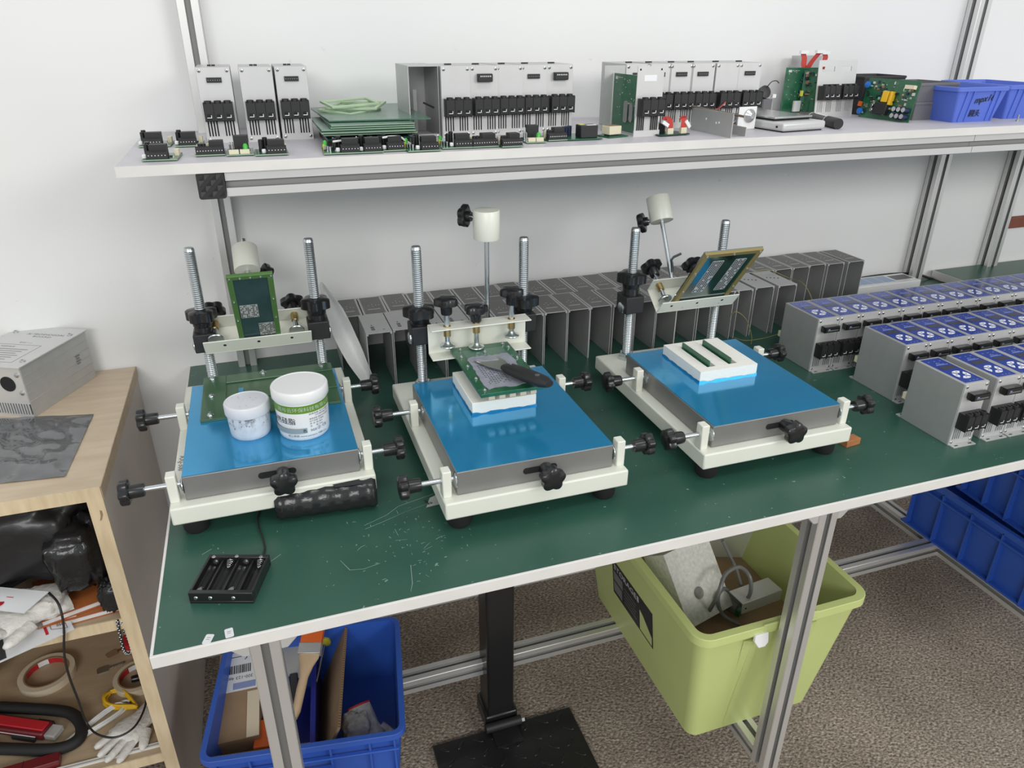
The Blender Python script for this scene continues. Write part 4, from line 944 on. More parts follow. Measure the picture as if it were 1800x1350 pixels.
# board assembly with double face plate and red ribbons
p = gy(1431, 205, .560)
A2 = thing('board_assembly', 'upright green boards with tilted double face plate and red ribbon cables', 'circuit board', (p.x, .560, SZ), 0.05)
TL = RX(-6) @ RZ(0); w = .0860
m = M('plate', TL); m.bb(0, 0, 0, w, .0014, .0085); m.bb(0, 0, .0285, w, .0014, .0755); m.bb(0, 0, .0835, w, .0014, UH); m.bb(0, 0, .0755, .008, .0014, .0835); m.bb(.036, 0, .0755, .052, .0014, .0835); m.bb(.074, 0, .0755, w, .0014, .0835)
a_ = 0
xs = [k*.043+q2 for k in range(2) for q2 in ([.0045+i*.0032 for i in range(4)]+[.0245+i*.0032 for i in range(4)])]; pq = 0.
for x in xs: m.bb(pq, 0, .0085, x, .0014, .0285); pq = x+.0014
m.bb(pq, 0, .0085, w, .0014, .0285); m.build('face_plate', A2, smooth=0)
for k in range(2):
    t = inst('terminal_block', ME_TERM, A2, (.0030+k*.0420, 0, .0285)); t.rotation_euler = (math.radians(-6), 0, 0); t.location = (.0030+k*.0420, .003, .0285)
    for j in range(3): inst('terminal_clip', ME_CLIP, t, (.0061+j*.0121, 0, 0))
upright(A2, 'circuit_board', TR(-.030, .055, .004) @ RZ(-14), .060, .076, True, 0, 5)
upright(A2, 'circuit_board', TR(-.004, .080, .006) @ RZ(-80), .07, .072, False, 40, 6)
upright(A2, 'circuit_board', TR(-.002, .040, .010) @ RZ(-30), .030, .066, False, 26, 8)
M('anod').bb(.018, .10, 0, .088, .1015, .098).build('back_plate', A2)
M('lemon').bb(-.012, .028, .034, -.008, .032, .043).build('yellow_part', A2); M('plate').bb(-.022, .030, .008, -.008, .034, .026).build('heat_sink', A2, label='bright metal heat sink')
for pts, w2 in (([(1419, 128), (1414, 115), (1415, 103), (1413, 94)], 1), ([(1420, 122), (1427, 110), (1435, 100), (1441, 93)], 1), ([(1446, 122), (1449, 110), (1452, 101), (1451, 95)], 1)):
    m = M('red_wire'); P_ = smoothpath([A2.matrix_basis.inverted() @ gy(x, y, .61) for x, y in pts], 5); rs = []
    for q2 in P_: rs.append([q2+Vector((dx, dy, 0)) for dx, dy in ((-.0065, 0), (.0065, .002), (.0065, .003), (-.0065, .001))])
    m.rings(rs); m.build('ribbon_cable', A2, smooth=0); e = P_[-1]
    M('jar_white').box((e.x, e.y, e.z+.002), (.017, .006, .005)).build('ribbon_plug', A2)
# leaning power board with yellow transformer
p = gz(1510, 205, SZ); q2 = gz(1592, 217, SZ)
an = math.atan2(q2.y-p.y, q2.x-p.x)
an = -1.46
T = thing('circuit_board', 'big populated power board with yellow transformer leaning on grey bin', 'circuit board', (p.x-.004, p.y-.002, SZ), an, rot=(-.16, 0, an))
w, h = .104, .066
m = M('pcb'); m.bb(0, 0, 0, w, .0016, h); m.build('board', T)
r = random.Random(4); m = M('pcb_dark')
for k in range(85):
    m.use(r.choice(['black_matte', 'navy', 'steel', 'plate', 'kraft', 'pcb_edge'])); x, z2, a_, b4, d = r.uniform(.004, w-.008), r.uniform(.004, h-.008), r.uniform(.001, .005), r.uniform(.001, .005), r.uniform(.001, .004); m.bb(x, -d, z2, x+a_, 0, z2+b4)
m.build('mounted_parts', T, smooth=0)
M('yellow').bb(.044, -.010, .028, .056, -.0005, .046).build('transformer_tape', T, bevel=.001); M('yellow').bb(.059, -.010, .024, .064, -.0005, .046).build('transformer_tape', T, bevel=.001); M('black_matte').bb(.034, -.010, .008, .060, -.0005, .027).build('transformer', T, bevel=.001)
for i in range(3):
    for j in range(2):
        X = TR(.078+i*.0095, -.0005, .008+j*.0105) @ RX(90); m = M('navy', X); m.lathe([(.0045, 0), (.0045, .012), (.0040, .0125)], 14); m.build('capacitor', T); M('steel', X).lathe([(.0038, .0126), (.0038, .0129)], 14).build('capacitor_top', T)
for x, z2 in ((.004, .054), (.003, .010)): m = M('cap_blue', TR(x, -.002, z2) @ RX(90)); m.lathe([(.002, 0), (.0055, .001), (.0055, .004), (.002, .005)], 14); m.build('disc_capacitor', T)
for x, z2 in ((.029, .014), (.028, .021)): m = M('steel', TR(x, 0, z2) @ RX(90)); m.lathe([(.003, 0), (.003, .009), (.0026, .0094)], 12); m.build('capacitor', T)
M('cream').bb(.082, -.008, .052, .100, -.0005, .058).build('white_header', T); M('orange').bb(-.004, -.006, .018, .001, -.001, .026).build('orange_part', T)
# tubs
def tub(parent, name, mt, w0, d0, w1, d1, h, r, t=.0016, lip=.004, liph=.006, n=4, floor=.002):
    """tapered open bin: outer wall, rolled lip, inner wall"""
    L = lambda w, d, rr, z: [(x, y, z) for x, y in rrect(w, d, max(rr, .0005), n)]
    m = M(mt); m.rings([L(w0, d0, r, 0), L(w1, d1, r, h-liph), L(w1+2*lip, d1+2*lip, r+lip, h-liph), L(w1+2*lip, d1+2*lip, r+lip, h-.0008), L(w1+2*lip-.0016, d1+2*lip-.0016, r+lip, h), L(w1-2*t, d1-2*t, r, h), L(w0-2*t, d0-2*t, r, floor)])
    return m.build(name, parent, smooth=30)
def ribs(parent, mt, w0, w1, y0, y1, h, xs, z0=.002, t=.0022, wd=.0022, name='rib'):
    """vertical ribs on the front wall, tilted with it"""
    for x in xs:
        m = M(mt); m.put([(x-wd/2, -y0-t*.8, z0), (x+wd/2, -y0-t*.8, z0), (x+wd/2, -y0+.001, z0), (x-wd/2, -y0+.001, z0), (x-wd/2, -y1-t, h), (x+wd/2, -y1-t, h), (x+wd/2, -y1+.001, h), (x-wd/2, -y1+.001, h)], [(3, 2, 1, 0), (4, 5, 6, 7), (0, 1, 5, 4), (1, 2, 6, 5), (2, 3, 7, 6), (3, 0, 4, 7)]); m.build(name, parent, smooth=0)
a, b2 = gz(1676, 216, SZ), gz(1752, 214, SZ); w0 = b2.x-a.x
def blue_bin(x, y, rz, label, wr):
    d0, w1, d1, h = .135, w0+.020, .150, .056
    T = thing('parts_bin', label, 'bin', (x+w0/2, y+d0/2, SZ), rz, 'blue parts bins on the shelf')
    tub(T, 'tub', 'bin_blue', w0, d0, w1, d1, h, .004, lip=.0028, liph=.0065)
    ribs(T, 'bin_blue', w0, w1, d0/2, d1/2, h-.0065, (-w0*.40, -w0*.24, w0*.30, w0*.43))
    if wr:
        X = TR(-.013, -d0/2-.0052, .030) @ RX(98.5) @ RZ(7)
        SHX = Matrix(((1, .32, 0, 0), (0, 1, 0, 0), (0, 0, 1, 0), (0, 0, 0, 1))); text('mpx16', .0150, 'print_black', 'handwriting', T, X @ SHX, extr=.0003); text('圆头', .0125, 'print_black', 'handwriting', T, TR(-.016, -d0/2-.0024, .010) @ RX(98.5), extr=.0003)
    return T
blue_bin(a.x, .425, 0.0, 'blue plastic bin with handwriting, left of two in front', True)
c2 = gz(1762, 209, SZ)
blue_bin(c2.x, .443, -.02, 'blue plastic bin at right end of the shelf view', False)
T = blue_bin(a.x-.055, .565-.03+.02, 0, 'blue plastic bin behind the handwritten one, mostly hidden', False); T.location.y = .668
T.location.x = 1.30; T.location.y = .60; T.scale = (.8, .5, 1)
def grey_bin(x, y, z, w, d, h, mt, label, rz=0.):
    T = thing('parts_bin', label, 'bin', (x+w/2, y+d/2, z), rz, 'dark stacked bins on the shelf')
    tub(T, 'tub', mt, w*.94, d*.94, w, d, h, .003, lip=.0012, liph=.004)
    return T
p = gz(1602, 214, SZ)
grey_bin(1.240, .470, SZ, .084, .09, .030, 'bin_grey', 'lower grey bin of the stacked pair on shelf')
grey_bin(1.238, .468, SZ+.0302, .088, .094, .030, 'bin_grey', 'upper grey bin of the stacked pair on shelf')
grey_bin(1.215, .572, SZ, .095, .075, .066, 'bin_black', 'black bin behind the stacked grey pair')
p = gz(1788, 213, SZ); T = thing('small_screw', 'single screw standing on its head near shelf edge', 'screw', (p.x, p.y, SZ)); M('steel').lathe([(.0032, 0), (.0032, .002), (.0014, .0021), (.0014, .0105), (.0008, .011)], 10).build('screw_body', T)
# ---------------------------------------------------------------- cabinet at the left
CT, CX, CY = .662, -.082, .302
CB = thing('open_cabinet', 'open-fronted wooden cabinet with pale edges left of the bench', 'cabinet', (0, 0, 0))
XL = -.66
M('wood_top').bb(XL, CY, CT-.017, CX, YW-.003, CT).build('top_board', CB, smooth=0, label='pale wood-grain top')
M('wood_edge').bb(XL, CY-.0012, CT-.018, CX+.0004, CY, CT+.0003).build('edge_strip', CB, smooth=0)
M('wood_inside').bb(CX, CY-.0012, CT-.018, CX+.0012, YW-.003, CT+.0003).build('edge_strip', CB, smooth=0)  # shadow side of the edge, its shade put into the darker inside-wood colour
M('taupe').bb(CX-.018, CY, 0, CX-.0005, YW-.004, CT-.0172).build('side_panel', CB, smooth=0, label='taupe laminated side panel')
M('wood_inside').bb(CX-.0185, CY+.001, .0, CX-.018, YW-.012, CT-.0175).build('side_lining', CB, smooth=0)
M('wood_edge').bb(CX-.0185, CY-.0014, 0, CX, CY, CT-.018).build('edge_strip', CB, smooth=0)
M('taupe').bb(XL, CY, 0, XL+.018, YW-.004, CT-.0172).build('side_panel', CB, smooth=0)
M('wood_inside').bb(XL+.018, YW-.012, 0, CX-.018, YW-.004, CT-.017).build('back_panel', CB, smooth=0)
SH1, SH0 = .455, .190
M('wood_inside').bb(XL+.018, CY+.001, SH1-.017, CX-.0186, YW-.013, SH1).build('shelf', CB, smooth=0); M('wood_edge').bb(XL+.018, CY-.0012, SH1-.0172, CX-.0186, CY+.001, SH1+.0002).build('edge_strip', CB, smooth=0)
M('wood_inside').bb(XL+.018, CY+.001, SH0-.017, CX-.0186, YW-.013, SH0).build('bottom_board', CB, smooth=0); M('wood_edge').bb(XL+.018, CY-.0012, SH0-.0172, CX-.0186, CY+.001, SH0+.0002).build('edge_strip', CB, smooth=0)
M('white_edge').bb(-.30, CY+.012, SH0, CX-.019, CY+.019, SH0+.0035).use('print_grey').bb(-.30, CY+.0145, SH0+.0035, CX-.019, CY+.0155, SH0+.0037).build('track_strip', CB, smooth=0)
m = M('cardboard'); q = [gy(x, y, CY-.0018) for x, y in ((175, 897), (179, 898), (181, 905), (179, 914), (176, 916), (177, 907))]; m.put([tuple(p) for p in q], [(0, 1, 2, 3, 4, 5)]); m.build('chipped_patch', CB, smooth=0)
# device on the cabinet
A_, B_ = gz(60, 735, CT), gz(170, 662, CT); dr = B_-A_; L = Vector((dr.x, dr.y, 0)).length; an = math.atan2(dr.y, dr.x)
DV = thing('metal_device', 'silver boxy metal device with printed lid on the wooden cabinet', 'electronic device', (A_.x, A_.y, CT), an-PI/2)
wD, hD = .105, .078      # local: x to the right (0 = right wall), y along the long wall
m = M('anod'); m.bb(-wD, .002, 0, 0, L, hD)
for k in range(5): m.bb(.0, .002, .012+k*.013, .0006, L, .0126+k*.013)
m.build('housing', DV, bevel=.0008)
M('plate').bb(-wD-.003, -.003, hD+.0012, .003, L+.003, hD+.0032).build('lid', DV, bevel=.0005); M('dark').bb(-wD+.001, .003, hD, -.001, L-.001, hD+.0012).build('lid_gap', DV)
m = M('plate'); m.bb(-wD, 0, .022, 0, .002, hD); m.bb(-wD, 0, 0, 0, .002, .005); pq = -wD
for k in range(25): m.bb(pq, 0, .005, pq+.0022, .002, .022); pq += .0042
m.use('dark').bb(-wD+.001, .0015, .004, -.001, .0022, .023); m.build('front_plate', DV, smooth=0)
for x, y in ((-.007, .018), (-.007, L-.024), (-wD+.007, L-.024), (-wD+.007, .018)):
    m = M('steel'); m.lathe([(.0040, 0), (.0038, .0012), (.0022, .0024)], 14, TR(x, y, hD+.0032)); m.use('dark').box((x, y, hD+.0057), (.0034, .0006, .0003)); m.build('lid_screw', DV)
for x, z2 in ((-.006, .068), (-.006, .040)): m = M('steel', TR(x, 0, z2) @ RX(90)); m.lathe([(.0036, 0), (.0034, .0012), (.002, .002)], 12); m.build('front_screw', DV)
m = M('dark', TR(-.024, 0, .053) @ RX(90)); m.lathe([(.0115, 0), (.0115, .0008)], 24); m.build('round_port', DV); m = M('dark', TR(-.055, 0, .053) @ RX(90)); m.lathe([(.0115, 0), (.0115, .0008)], 24); m.build('round_port', DV)
ZL = hD+.00325
for body, sz, x, y, w_ in (('A? TECHNOGOAL', .008, -.075, L-.030, .062), ('BOARD', .006, -.060, L-.038, .030), ('DC —', .005, -.062, L-.062, .020), ('⚠ WARNING', .005, -.088, .064, .030)):
    text(body.replace('A? ', 'AI '), sz, 'print_grey', 'lid_print', DV, TR(x, y, ZL), width=w_, extr=.0001)
m = M('print_grey'); 
for k in range(6): m.bb(-.088, .056-k*.007, ZL, -.030-.004*(k % 3), .0575-k*.007, ZL+.0001)
for x0, y0, x1, y1 in ((-.094, .073, -.020, .0736), (-.094, .012, -.020, .0126), (-.094, .012, -.0934, .0736), (-.0206, .012, -.020, .0736)): m.bb(x0, y0, ZL, x1, y1, ZL+.0001)
for k in range(4): m.bb(.0006, L-.034+.001*(k % 2), .048-k*.004, .0008, L-.024-.002*(k % 2), .0500-k*.004)
m.build('lid_print', DV, smooth=0)
# grey antistatic bag lying before it
q = [gz(x, y, CT) for x, y in ((165, 729), (115, 839), (0, 851), (0, 737))]; q[2] = q[1]+(q[2]-q[1])*1.35; q[3] = q[0]+(q[3]-q[0])*1.3
o = (q[0]+q[1]+q[2]+q[3])/4; n1 = 44; m = M('esd'); vs = []; fs = []
for i in range(n1+1):
    for j in range(n1+1):
        u2, v2 = i/n1, j/n1; p = q[0].lerp(q[1], u2).lerp(q[3].lerp(q[2], u2), v2); ed = min(1, 6*min(u2, 1-u2, v2, 1-v2)+.15)
        hgt = .0060*noise.noise(Vector((p.x*38+p.y*14, p.y*26, 1)))+.0034*noise.noise(Vector((p.x*80+p.y*30, p.y*55, 3)))
        vs.append((p.x-o.x, p.y-o.y, .0008+max(0, ed*(.0042+hgt))))
for i in range(n1):
    for j in range(n1): a = i*(n1+1)+j; fs.append((a, a+1, a+n1+2, a+n1+1))
m.put(vs, fs); ob = m.build('antistatic_bag', loc=(o.x, o.y, CT), smooth=50); tag(ob, 'crinkled grey antistatic bag lying flat on the wooden cabinet', 'plastic bag')
# lumpy helper for bags, gloves and cloth
def lump(mt, c, size, rz=0., seed=0, amp=.25, fq=9., n=20, sq=.55, flat=True):
    m = M(mt); rs = []
    for i in range(n+1):
        ph = -PI/2+PI*max(.03, min(.97, i/n)); r = []
        for j in range(n*2):
            t = 2*PI*j/(n*2); f = lambda v: math.copysign(abs(v)**sq, v)
            p = Vector((f(math.cos(ph))*f(math.cos(t))*size[0]/2, f(math.cos(ph))*f(math.sin(t))*size[1]/2, f(math.sin(ph))*size[2]/2))
            k = 1+amp*noise.noise(p*fq/max(size)*2+Vector((seed, 0, 0)))+amp*.5*noise.noise(p*fq/max(size)*5+Vector((seed, 5, 0)))
            p *= k; p.z += size[2]/2; p.z = max(.0005, p.z); r.append(p)
        rs.append(r)
    m.X = TR(*c) @ RZ(rz); m.rings(rs); return m
def lumpy(name, label, cat, mt, c, size, **k):
    m = lump(mt, (0, 0, 0), size, **k); return tag(m.build(name, loc=c, smooth=70), label, cat)
lumpy('plastic_bag', 'big black plastic bag filling the upper cabinet compartment', 'plastic bag', 'bag_black', (-.255, .50, SH1+.024), (.27, .30, .155), seed=2, amp=.16, fq=6, n=26, sq=.45)
lumpy('plastic_bag', 'crumpled shiny black bag beside the cabinet side panel', 'plastic bag', 'bag_shine', (-.146, .41, SH1+.024), (.078, .165, .105), seed=7, amp=.14, fq=7, n=26)
o = M('bag_shine'); a = gy(203, 1060, .315); m = lump('bag_shine', (0, 0, 0), (.028, .03, .045), seed=4, amp=.22); tag(m.build('plastic_bag', loc=(a.x-.004, .325, SH1+.004), smooth=70), 'small knotted black bag end above the beaded strap', 'plastic bag')
# orange booklets under it
for k, (x, y, rz, lab) in enumerate(((-.145, .36, .12, 'lower orange booklet at front of the cabinet shelf'), (-.150, .368, .30, 'upper orange booklet lying askew on the lower one'))):
    T = thing('booklet', lab, 'booklet', (x, y, SH1+.0095*k), rz, 'orange booklets on the cabinet shelf')
    M('paper').bb(-.058, -.046, .001, .040, .045, .008).build('pages', T, smooth=0); M('book_orange').bb(-.060, -.048, .0081, .042, .047, .0091).build('cover', T, smooth=0); M('book_orange').bb(-.060, -.048, 0, .042, .047, .0009).build('cover', T, smooth=0)
    if k == 0: text('www.print.com', .005, 'print_white', 'print', T, TR(-.045, -.044, .0092), extr=.0001) if False else M('print_white').bb(-.045, -.044, .0091, -.015, -.0425, .0093).build('print', T, smooth=0)
lumpy('clear_bag', 'smoky translucent plastic pouch left of the orange booklets', 'plastic bag', 'clear_grey', (-.205, .345, SH1), (.062, .075, .016), seed=3, amp=.18, rz=30)
# papers sticking out past the shelf edge
def sheet(name, label, cat, px, z, sag=.0, prints=()):
    P_ = [gz(x, y, zz) for (x, y), zz in zip(px, z)]; o = P_[0].copy(); T = thing(name, label, cat, o)
    n = 8; vs = []; fs = []
    for i in range(n+1):
        for j in range(n+1):
            u2, v2 = i/n, j/n; p = P_[0].lerp(P_[1], u2).lerp(P_[3].lerp(P_[2], u2), v2)-o; p.z += sag*math.sin(PI*u2)*math.sin(PI*v2); vs.append(p)
    for i in range(n):
        for j in range(n): a = i*(n+1)+j; fs.append((a, a+1, a+n+2, a+n+1))
    m = M('paper'); m.put(vs, fs); m.put([p-Vector((0, 0, .0006)) for p in vs], [tuple(reversed(f)) for f in fs]); m.build('page', T, smooth=60)
    def at(u2, v2, dz=.0006):
        p = P_[0].lerp(P_[1], u2).lerp(P_[3].lerp(P_[2], u2), v2)-o; p.z += sag*math.sin(PI*u2)*math.sin(PI*v2)+dz; return p
    for mt, u0, v0, u1, v1 in prints:
        m = M(mt); m.put([at(u0, v0), at(u1, v0), at(u1, v1), at(u0, v1)], [(0, 1, 2, 3)]); m.build('print', T, smooth=0)
    return T, at
T, at = sheet('paper_sheet', 'white printed sheet with red bar poking out of the cabinet shelf', 'paper', [(-90, 1205), (131, 1106), (92, 1030), (-90, 1085)], [.458, .458, .470, .470], .002,
    [('red', .775, .10, .80, .36), ('bin_black', .0, .02, .44, .32)])
m = M('print_grey')
for (u0, v0), (u1, v1) in (((.83, .16), (.83, .50)), ((.83, .50), (.955, .42)), ((.955, .42), (.955, .08)), ((.955, .08), (.83, .16))):
    a, b2 = at(u0, v0), at(u1, v1); d = (b2-a).cross(Vector((0, 0, 1))).normalized()*.0004; m.put([a-d, a+d, b2+d, b2-d], [(0, 1, 2, 3)])
m.build('print', T, smooth=0)
ux = (at(1, .3)-at(.7, .3)).normalized(); vx = (at(.9, .6)-at(.9, .1)).normalized(); nz = ux.cross(vx).normalized(); vx = nz.cross(ux)
for ch, u2, v2 in (('共', .865, .33), ('细', .875, .17)): p = at(u2, v2, .0008); text(ch, .010, 'print_grey', 'print', T, Matrix(((ux.x, vx.x, nz.x, p.x), (ux.y, vx.y, nz.y, p.y), (ux.z, vx.z, nz.z, p.z), (0, 0, 0, 1))), extr=.0001)
T, at = sheet('leaflet', 'white leaflet with red line and round red mark above gloves', 'paper', [(-80, 1064), (42, 1078), (86, 1040), (-80, 1024)], [.505, .500, .508, .512], .003, [('red', .05, .52, .72, .55)])
p = at(.60, .22, .001); M('red').lathe([(.0062, 0), (.0062, .0002)], 16, TR(*p)).build('print', T)
# knitted gloves
def glove(name, label, X, mt, cuff=None, scale=1., curl=0.):
    T = thing(name, label, 'glove', X.to_translation()); T.matrix_world = X
    def loft(rs, nm, mt2): m = M(mt2); m.rings(rs); return m.build(nm, T, smooth=70)
    def ell(c, d, w, h, n=12, sd=0.):
        d = Vector(d).normalized(); s2 = d.cross(Vector((0, 0, 1))).normalized(); u2 = s2.cross(d)
        return [Vector(c)+s2*(w*math.cos(2*PI*j/n)*(1+.10*math.sin(3*j+sd)))+u2*(h*math.sin(2*PI*j/n)) for j in range(n)]
    S_ = scale
    loft([ell((0, y*S_, h*S_*1.02), (0, 1, 0), w*S_, h*S_, 16, y*90) for y, w, h in ((-.075, .026, .008), (-.062, .029, .010), (-.040, .027, .010), (-.02, .031, .012), (0, .037, .013), (.018, .038, .012), (.026, .034, .010))], 'palm', mt)
    for k, (x, l, a) in enumerate(((-.027, .052, -.22), (-.010, .060, -.05), (.008, .056, .08), (.025, .044, .24))):
        loft([ell(((x+math.sin(a)*t*l)*S_, (.018+t*l)*S_, (.010+curl*math.sin(PI*t*.8)*.02)*S_), (math.sin(a), math.cos(a), 0), r*S_, r*.8*S_, 10, k) for t, r in ((0, .0100), (.3, .0098), (.6, .0092), (.85, .0082), (1, .004))], 'finger', mt)
    loft([ell(((-.032-t*.030)*S_, (-.012+t*.040)*S_, .010*S_), (-.6, .8, 0), r*S_, r*.8*S_, 10) for t, r in ((0, .012), (.4, .0105), (.8, .009), (1, .004))], 'thumb', mt)
    if cuff: loft([ell((0, y*S_, .0085*S_), (0, 1, 0), .0275*S_, .0095*S_, 16) for y in (-.0775, -.0735)], 'cuff_edge', cuff)
    return T
p = gz(30, 1095, .475); glove('knit_glove', 'white knitted glove folded on papers in the cabinet', TR(p.x, p.y, .474) @ RZ(115) @ RX(4), 'cloth', None, .82, .6)
p = gz(62, 1062, .492); lumpy('knit_glove', 'bunched white knitted glove under the leaflet', 'glove', 'cloth', (p.x+.002, p.y+.012, .468), (.058, .052, .030), seed=9, amp=.16, fq=6)
# black cable hanging from the shelf into the lower compartment
pts = [gy(86, 1042, .330), gy(103, 1062, .300), gy(112, 1100, .292), gy(113, 1150, .30), gy(122, 1190, .33), gy(138, 1232, .35), gz(151, 1268, SH0+.034), gz(170, 1290, SH0+.032), gz(203, 1296, SH0+.034), gz(236, 1278, SH0+.034), gz(255, 1242, SH0+.026), gz(258, 1208, SH0+.012)]
m = M('black_cable'); m.tube(smoothpath(pts), .0016, 8); tag(m.build('black_cable'), 'black cable dangling from cabinet shelf past the tape rolls', 'cable')
# beaded strap
m = M('black_cable'); T = thing('beaded_strap', 'black and white woven strap loop hanging below the shelf', 'strap', gy(208, 1092, .305))
P_ = [gy(x, y, yy)-T.location for x, y, yy in ((206, 1090, .30), (211, 1115, .298), (217, 1140, .30), (224, 1149, .305), (231, 1143, .31), (227, 1125, .31), (219, 1108, .305), (213, 1092, .302))]
Q_ = smoothpath(P_, 7); m = M('black_cable'); m.tube(Q_, .0021, 7); m.build('cord', T); m = M('print_white')
for k in range(0, len(Q_), 1): p = Q_[k]; m.box((p.x+.0006*((k % 2)*2-1), p.y-.0016, p.z+.0006), (.0016, .0014, .0012))
m.build('white_flecks', T, smooth=0, kind='stuff')
# lower compartment
def tape_roll(px, r, h, label, rz=0, z=SH0):
    p = gz(*px, z); T = thing('tape_roll', label, 'tape roll', (p.x, p.y, z), rz, 'tape rolls in the lower compartment')
    m = M('tape'); n = 40; ri = r*.80
    m.rings([[(q*math.cos(2*PI*j/n), q*math.sin(2*PI*j/n), zz) for j in range(n)] for q, zz in ((ri, 0), (r, 0), (r, h), (ri, h))], cap0=False, cap1=False); m.build('tape', T)
    m = M('red'); m.use('kraft'); m.rings([[(q*math.cos(2*PI*j/n), q*math.sin(2*PI*j/n), zz) for j in range(n)] for q, zz in ((ri-.0022, .0003), (ri, .0003), (ri, h+.0006), (ri-.0022, h+.0006), (ri-.0022, .0003))], cap0=False, cap1=False); m.build('core', T)
    m = M('red'); a0 = .7
    for s0, s1, mt in ((.2, 1.0, 'red'), (1.0, 1.5, 'print_white'), (1.5, 2.3, 'red')):
        m.use(mt); k = 8; m.rings([[((ri-.0024)*math.cos(a0+s0+(s1-s0)*j/k), (ri-.0024)*math.sin(a0+s0+(s1-s0)*j/k), zz) for j in range(k+1)] for zz in (.001, h*.9)], close=False, cap0=False, cap1=False)
    m.build('core_print', T, smooth=0); return T
tape_roll((85, 1190), .042, .012, 'masking tape roll at the back left of lower compartment')
tape_roll((243, 1196), .036, .012, 'masking tape roll with black stopper inside, near side panel')
p = gz(240, 1197, SH0); m = M('black', TR(0, 0, .006) @ RY(90)); m.lathe([(.0055, 0), (.006, .003), (.006, .016), (.0045, .018)], 14); tag(m.build('black_stopper', loc=(p.x-.006, p.y, SH0)), 'black cylindrical stopper inside the right tape roll', 'stopper')
p = gz(226, 1152, SH0); T = thing('tape_roll', 'small red and white tape roll by the side panel', 'tape roll', (p.x+.012, p.y+.02, SH0)); m = M('red'); m.lathe([(.020, 0), (.022, .001), (.022, .020), (.020, .021)], 24); m.build('red_tape', T); M('print_white').lathe([(.0222, .003), (.0222, .009)], 24, cap0=False, cap1=False).build('white_band', T)
for k, (x, y, rz, lab) in enumerate(((197, 1150, .5, 'dull padlock key near the red tape roll'), (181, 1178, .2, 'flat metal key with long shaft on cabinet floor'))):
    p = gz(x, y, SH0); T = thing('key', lab, 'key', (p.x, p.y, SH0), rz); m = M('kraft' if k == 0 else 'steel'); m.prism(rrect(.018, .014, .003), 0, .0016); m.build('bow', T); m = M('rust' if k == 0 else 'steel'); m.bb(.009, -.002, .0002, .034, .002, .0016)
    for j in range(4): m.bb(.014+j*.005, -.0034, .0002, .016+j*.005, -.002, .0014)
    m.build('shaft', T)
def coil(name, label, px, rz, length, width, mt, r, loops, tie):
    p = gz(*px, SH0); T = thing(name, label, 'cable', (p.x, p.y, SH0), rz, None); m = M(mt); P_ = []
    for k in range(loops*24):
        t = 2*PI*k/24; q2 = k/(loops*24); a = length/2*(1-.10*math.sin(q2*9)); b4 = width/2*(1-.35*q2); c = math.cos(t)
        P_.append((a*c, b4*math.sin(t)*(1+.75*c)*.62, r+.0006+r*1.7*((k//12) % 3)*.8+.001*math.sin(t*3)))
    m.tube(P_, r, 6); m.build('cord', T, smooth=70); m = M('steel' if mt == 'yellow' else 'black_cable'); X = -length*tie
    m.rings([[(X+dx, (width*.16)*math.cos(2*PI*j/12), .005+.0065*math.sin(2*PI*j/12)) for j in range(12)] for dx in (0, .003)]); m.build('tie', T); return T
coil('cable_coil', 'yellow cable coil tied near the right tape roll', (216, 1236), -.75+PI, .064, .046, 'yellow', .0024, 4, .32)
coil('cable_coil', 'white cable coil tied in a long bundle', (165, 1280), .62, .105, .034, 'white_cable', .0019, 4, .12)
p = gz(236, 1282, SH0+.004); glove('white_glove', 'white cotton glove spread on the cabinet floor', TR(p.x-.004, p.y-.004, SH0+.001) @ RZ(140), 'cloth', None, .70)
# u-shaped lock, red stapler body, maroon box
P_ = [gz(x, y, SH0+.010) for x, y in ((-120, 1240), (-40, 1242), (40, 1245), (100, 1249), (128, 1256), (143, 1275), (140, 1297), (118, 1312), (80, 1318), (0, 1316), (-120, 1312))]
m = M('rubber'); m.tube(smoothpath(P_, 5), .0088, 12); tag(m.build('u_lock'), 'black rubber-coated U-lock lying on the cabinet floor', 'bike lock')
a, b2 = gz(-30, 1275, SH0), gz(88, 1292, SH0); dr = b2-a; an = math.atan2(dr.y, dr.x); L = Vector((dr.x, dr.y, 0)).length
T = thing('red_cutter', 'red boxy hand tool with clear tip inside the U-lock', 'hand tool', (a.x, a.y, SH0), an)
M('dark_red').bb(-.03, -.013, .002, L, .013, .016).build('body', T, bevel=.003); M('red').bb(-.03, -.0075, .016, L-.002, .0085, .0195).build('top_strip', T, bevel=.001); M('print_white').bb(-.03, -.0135, .0085, L-.012, -.0128, .0098).build('silver_line', T)
M('clear_grey').bb(L, -.011, .002, L+.018, .011, .013).build('clear_tip', T, bevel=.002); M('bin_black').bb(L-.03, .011, .002, L-.004, .018, .009).build('clip', T); M('bin_black').bb(L-.05, -.017, .002, L-.012, -.013, .008).build('clip', T)
a, b2 = gz(-60, 1372, SH0), gz(112, 1322, SH0); dr = b2-a; an = math.atan2(dr.y, dr.x); L = Vector((dr.x, dr.y, 0)).length
T = thing('maroon_box', 'dark maroon flat box at the lower left of cabinet floor', 'box', (a.x, a.y-.012, SH0), an); M('dark_red').bb(0, -.014, 0, L, .004, .013).build('lid', T, bevel=.001); M('dark').bb(L*.62, -.0144, .0, L*.625, .0044, .0134).build('seam', T)
p = gz(20, 1185, SH0); T = M('wood_inside').bb(-.09, -.012, 0, .02, .012, .10, RY(-35)).build('wood_stick', loc=(p.x-.03, p.y, SH0+.012)); tag(T, 'leaning wooden stick at the left of the lower compartment', 'wood piece')
